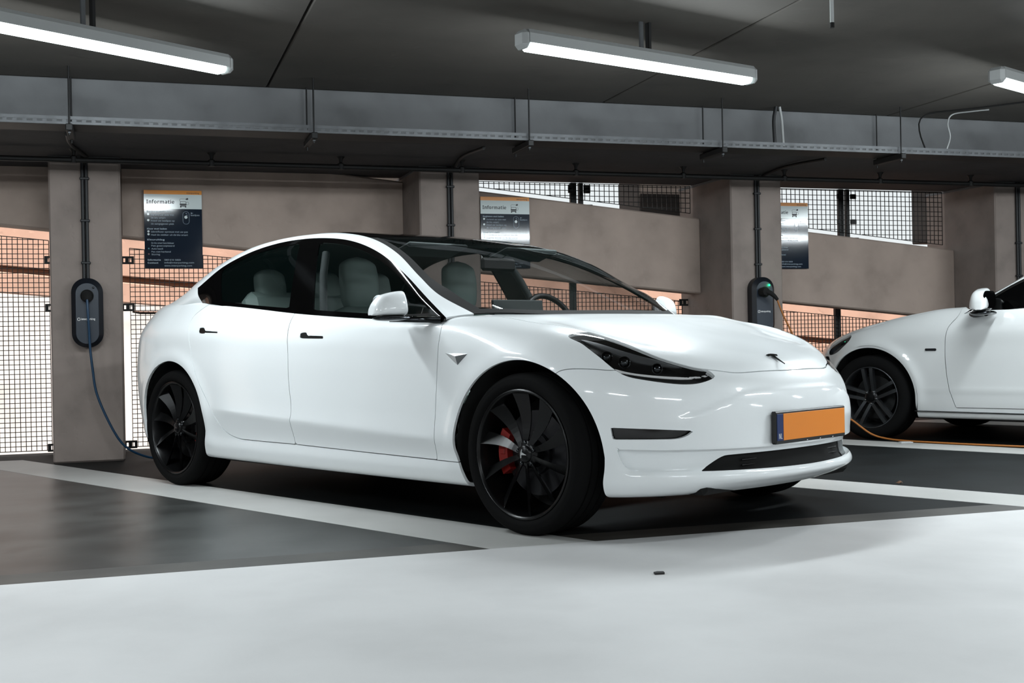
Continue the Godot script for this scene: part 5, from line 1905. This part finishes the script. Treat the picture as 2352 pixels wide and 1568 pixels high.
func chargers() -> void:
	for k in [0, 2]:
		var x: float = col_x(k) + 0.006
		var live: bool = k == 2
		var o := thing("wall_charger", "dark blue wall charger with a lit green light and a black plug" if live else "dark blue wall charger on the left column with a blue cable", "charger", Vector3(x, 1.063, -3.945), "wall chargers on the columns")
		var m := MB.new()
		m.prism(round_rect(0.212, 0.49, 0.10, 10), 0.075, Transform3D.IDENTITY, 0.0)
		obj("back_shell", m.mesh(), M.charger_edge, o)
		m = MB.new()
		var outer := round_rect(0.212, 0.49, 0.10, 10)
		var inner := round_rect(0.155, 0.43, 0.0745, 10)
		for q in outer.size():
			var q2 := (q + 1) % outer.size()
			var a := Vector3(outer[q].x, outer[q].y, 0.075)
			var b := Vector3(outer[q2].x, outer[q2].y, 0.075)
			var c := Vector3(inner[q2].x, inner[q2].y - 0.006, 0.103)
			var d := Vector3(inner[q].x, inner[q].y - 0.006, 0.103)
			m.facing(a, b, c, d, Vector3(outer[q].x, outer[q].y, 0.1))
		obj("bevel", m.mesh(), M.charger_edge, o)
		m = MB.new()
		m.prism(inner, 0.004, Transform3D(Basis.IDENTITY, Vector3(0, -0.006, 0.101)), 0.002)
		obj("face", m.mesh(), M.charger, o)
		m = MB.new()
		m.lathe(PackedVector2Array([Vector2(0.045, 0.0), Vector2(0.045, 0.006), Vector2(0.040, 0.007), Vector2(0.037, 0.002), Vector2(0.0, 0.002)]), Transform3D(Basis(Vector3.RIGHT, PI / 2), Vector3(0, 0.118, 0.104)), 32)
		obj("socket", m.mesh(), M.matt_black, o)
		var tx := line(o, "interparking", -0.040, -0.047, 0.092, 0.018, M.white_print, true)
		tx.position.z = 0.1055
		tx.name = "lettering"
		m = MB.new()
		for s in [[0, 0.0085, 0.021, 0.004], [0, -0.0085, 0.021, 0.004], [0.0085, 0, 0.004, 0.021], [-0.0085, 0, 0.004, 0.021]]:
			m.box(Vector3(-0.057 + s[0], -0.046 + s[1], 0.1055), Vector3(s[2], s[3], 0.001))
		obj("square_logo", m.mesh(), M.white_print, o)
		m = MB.new()
		m.lathe(PackedVector2Array([Vector2(0.0085, 0.0), Vector2(0.0085, 0.003), Vector2(0.006, 0.005), Vector2(0.0, 0.0055)]), Transform3D(Basis(Vector3.RIGHT, PI / 2), Vector3(0.043, 0.176, 0.1045)), 16)
		obj("status_light", m.mesh(), M.led if live else M.charger_edge, o)
		if live:
			var li := OmniLight3D.new()
			li.name = "status_glow"
			li.light_color = Color(0.2, 1.0, 0.6)
			li.light_energy = 0.002
			li.light_size = 0.008
			li.shadow_enabled = true
			li.position = Vector3(0.043, 0.176, 0.116)
			o.add_child(li)
	# plugs and cables
	var p := thing("charging_cable", "blue charging cable hanging from the left charger down to the saloon's rear wheel", "cable", Vector3(-2.614, 1.181, -3.835))
	var pm := MB.new()
	pm.lathe(PackedVector2Array([Vector2(0.0, 0.0), Vector2(0.033, 0.0), Vector2(0.033, 0.03), Vector2(0.024, 0.05), Vector2(0.014, 0.062), Vector2(0.0, 0.064)]), Transform3D(Basis(Vector3.RIGHT, PI / 2 + 0.55), Vector3(0, 0, 0.0)), 24)
	obj("plug", pm.mesh(), M.matt_black, p)
	obj("cable", tubem(curve([Vector3(0.002, -0.028, 0.05), Vector3(0.006, -0.12, 0.062), Vector3(0.011, -0.25, 0.05), Vector3(0.016, -0.37, 0.04), Vector3(0.052, -0.68, 0.04), Vector3(0.118, -0.86, 0.045), Vector3(0.20, -1.02, 0.04), Vector3(0.28, -1.10, 0.03), Vector3(0.40, -1.155, 0.0), Vector3(0.62, -1.17, -0.02), Vector3(0.95, -1.17, 0.06), Vector3(1.4, -1.17, 0.02), Vector3(1.72, -1.08, 0.04), Vector3(1.80, -0.7, 0.12), Vector3(1.80, -0.33, 0.22)], 110), 0.0085, 8), M.cable_blue, p)
	var c := thing("charging_cable", "orange charging cable from the green-lit charger down to the floor beside the coupe's wheel", "cable", Vector3(2.736, 1.181, -3.835))
	pm = MB.new()
	pm.lathe(PackedVector2Array([Vector2(0.0, 0.0), Vector2(0.036, 0.0), Vector2(0.036, 0.05), Vector2(0.030, 0.075), Vector2(0.0, 0.085)]), Transform3D(Basis(Vector3.RIGHT, PI / 2), Vector3(0, 0, 0.0)), 24)
	pm.tube(curve([Vector3(0.0, 0.0, 0.06), Vector3(0.035, -0.012, 0.078), Vector3(0.072, -0.04, 0.082), Vector3(0.10, -0.068, 0.08)], 12), 0.024, 12, 0.014)
	obj("plug", pm.mesh(), M.matt_black, c)
	obj("cable", tubem(curve([Vector3(0.095, -0.062, 0.08), Vector3(0.15, -0.20, 0.085), Vector3(0.235, -0.37, 0.09), Vector3(0.22, -0.56, 0.17), Vector3(0.13, -0.78, 0.45), Vector3(0.16, -0.95, 0.75), ORANGE[0], ORANGE[1], ORANGE[2], ORANGE[3], ORANGE[4], ORANGE[5]], 130), 0.0075, 8), M.cable_orange, c)


const ORANGE := [Vector3(0.229, -1.034, 0.945), Vector3(0.300, -1.131, 1.08), Vector3(0.364, -1.164, 1.205), Vector3(0.434, -1.1725, 1.365), Vector3(0.814, -1.1725, 2.085), Vector3(1.6, -1.1725, 3.0)]


func small_things() -> void:
	var l := thing("dry_leaf", "small curled brown scrap lying beside the white stripe at the right", "leaf", Vector3(1.598, 0.002, -0.413))
	var m := MB.new()
	m.sheet([[Vector3(-0.018, 0.0, 0.0), Vector3(-0.004, 0.010, 0.004), Vector3(0.010, 0.012, 0.0)], [Vector3(-0.014, 0.004, 0.012), Vector3(0.0, 0.016, 0.014), Vector3(0.016, 0.010, 0.012)], [Vector3(-0.010, 0.0, 0.022), Vector3(0.004, 0.008, 0.024), Vector3(0.018, 0.0, 0.020)]], Vector3.UP)
	m.box(Vector3(0.0, 0.005, 0.01), Vector3(0.02, 0.010, 0.014), 0.003)
	obj("blade", m.mesh(), mat(Color(0.33, 0.22, 0.13), 0.8), l)
	for q in [[3.11, -2.438, 0.055, "flat white paper scrap lying on the far white stripe", 0.75], [-0.626, 1.358, 0.02, "tiny dark crumb on the white aisle floor", 0.12]]:
		var s := thing("paper_scrap" if q[4] > 0.5 else "crumb", q[3], "litter", Vector3(q[0], 0.003, q[1]))
		var b := MB.new()
		b.prism(PackedVector2Array([Vector2(-q[2], -q[2] * 0.6), Vector2(q[2] * 0.7, -q[2] * 0.8), Vector2(q[2], q[2] * 0.3), Vector2(0.0, q[2] * 0.7), Vector2(-q[2] * 0.8, q[2] * 0.4)]), 0.006, Transform3D(Basis(Vector3.RIGHT, -PI / 2), Vector3.ZERO), 0.0)
		obj("sheet", b.mesh(), mat(grey(q[4]), 0.7), s)
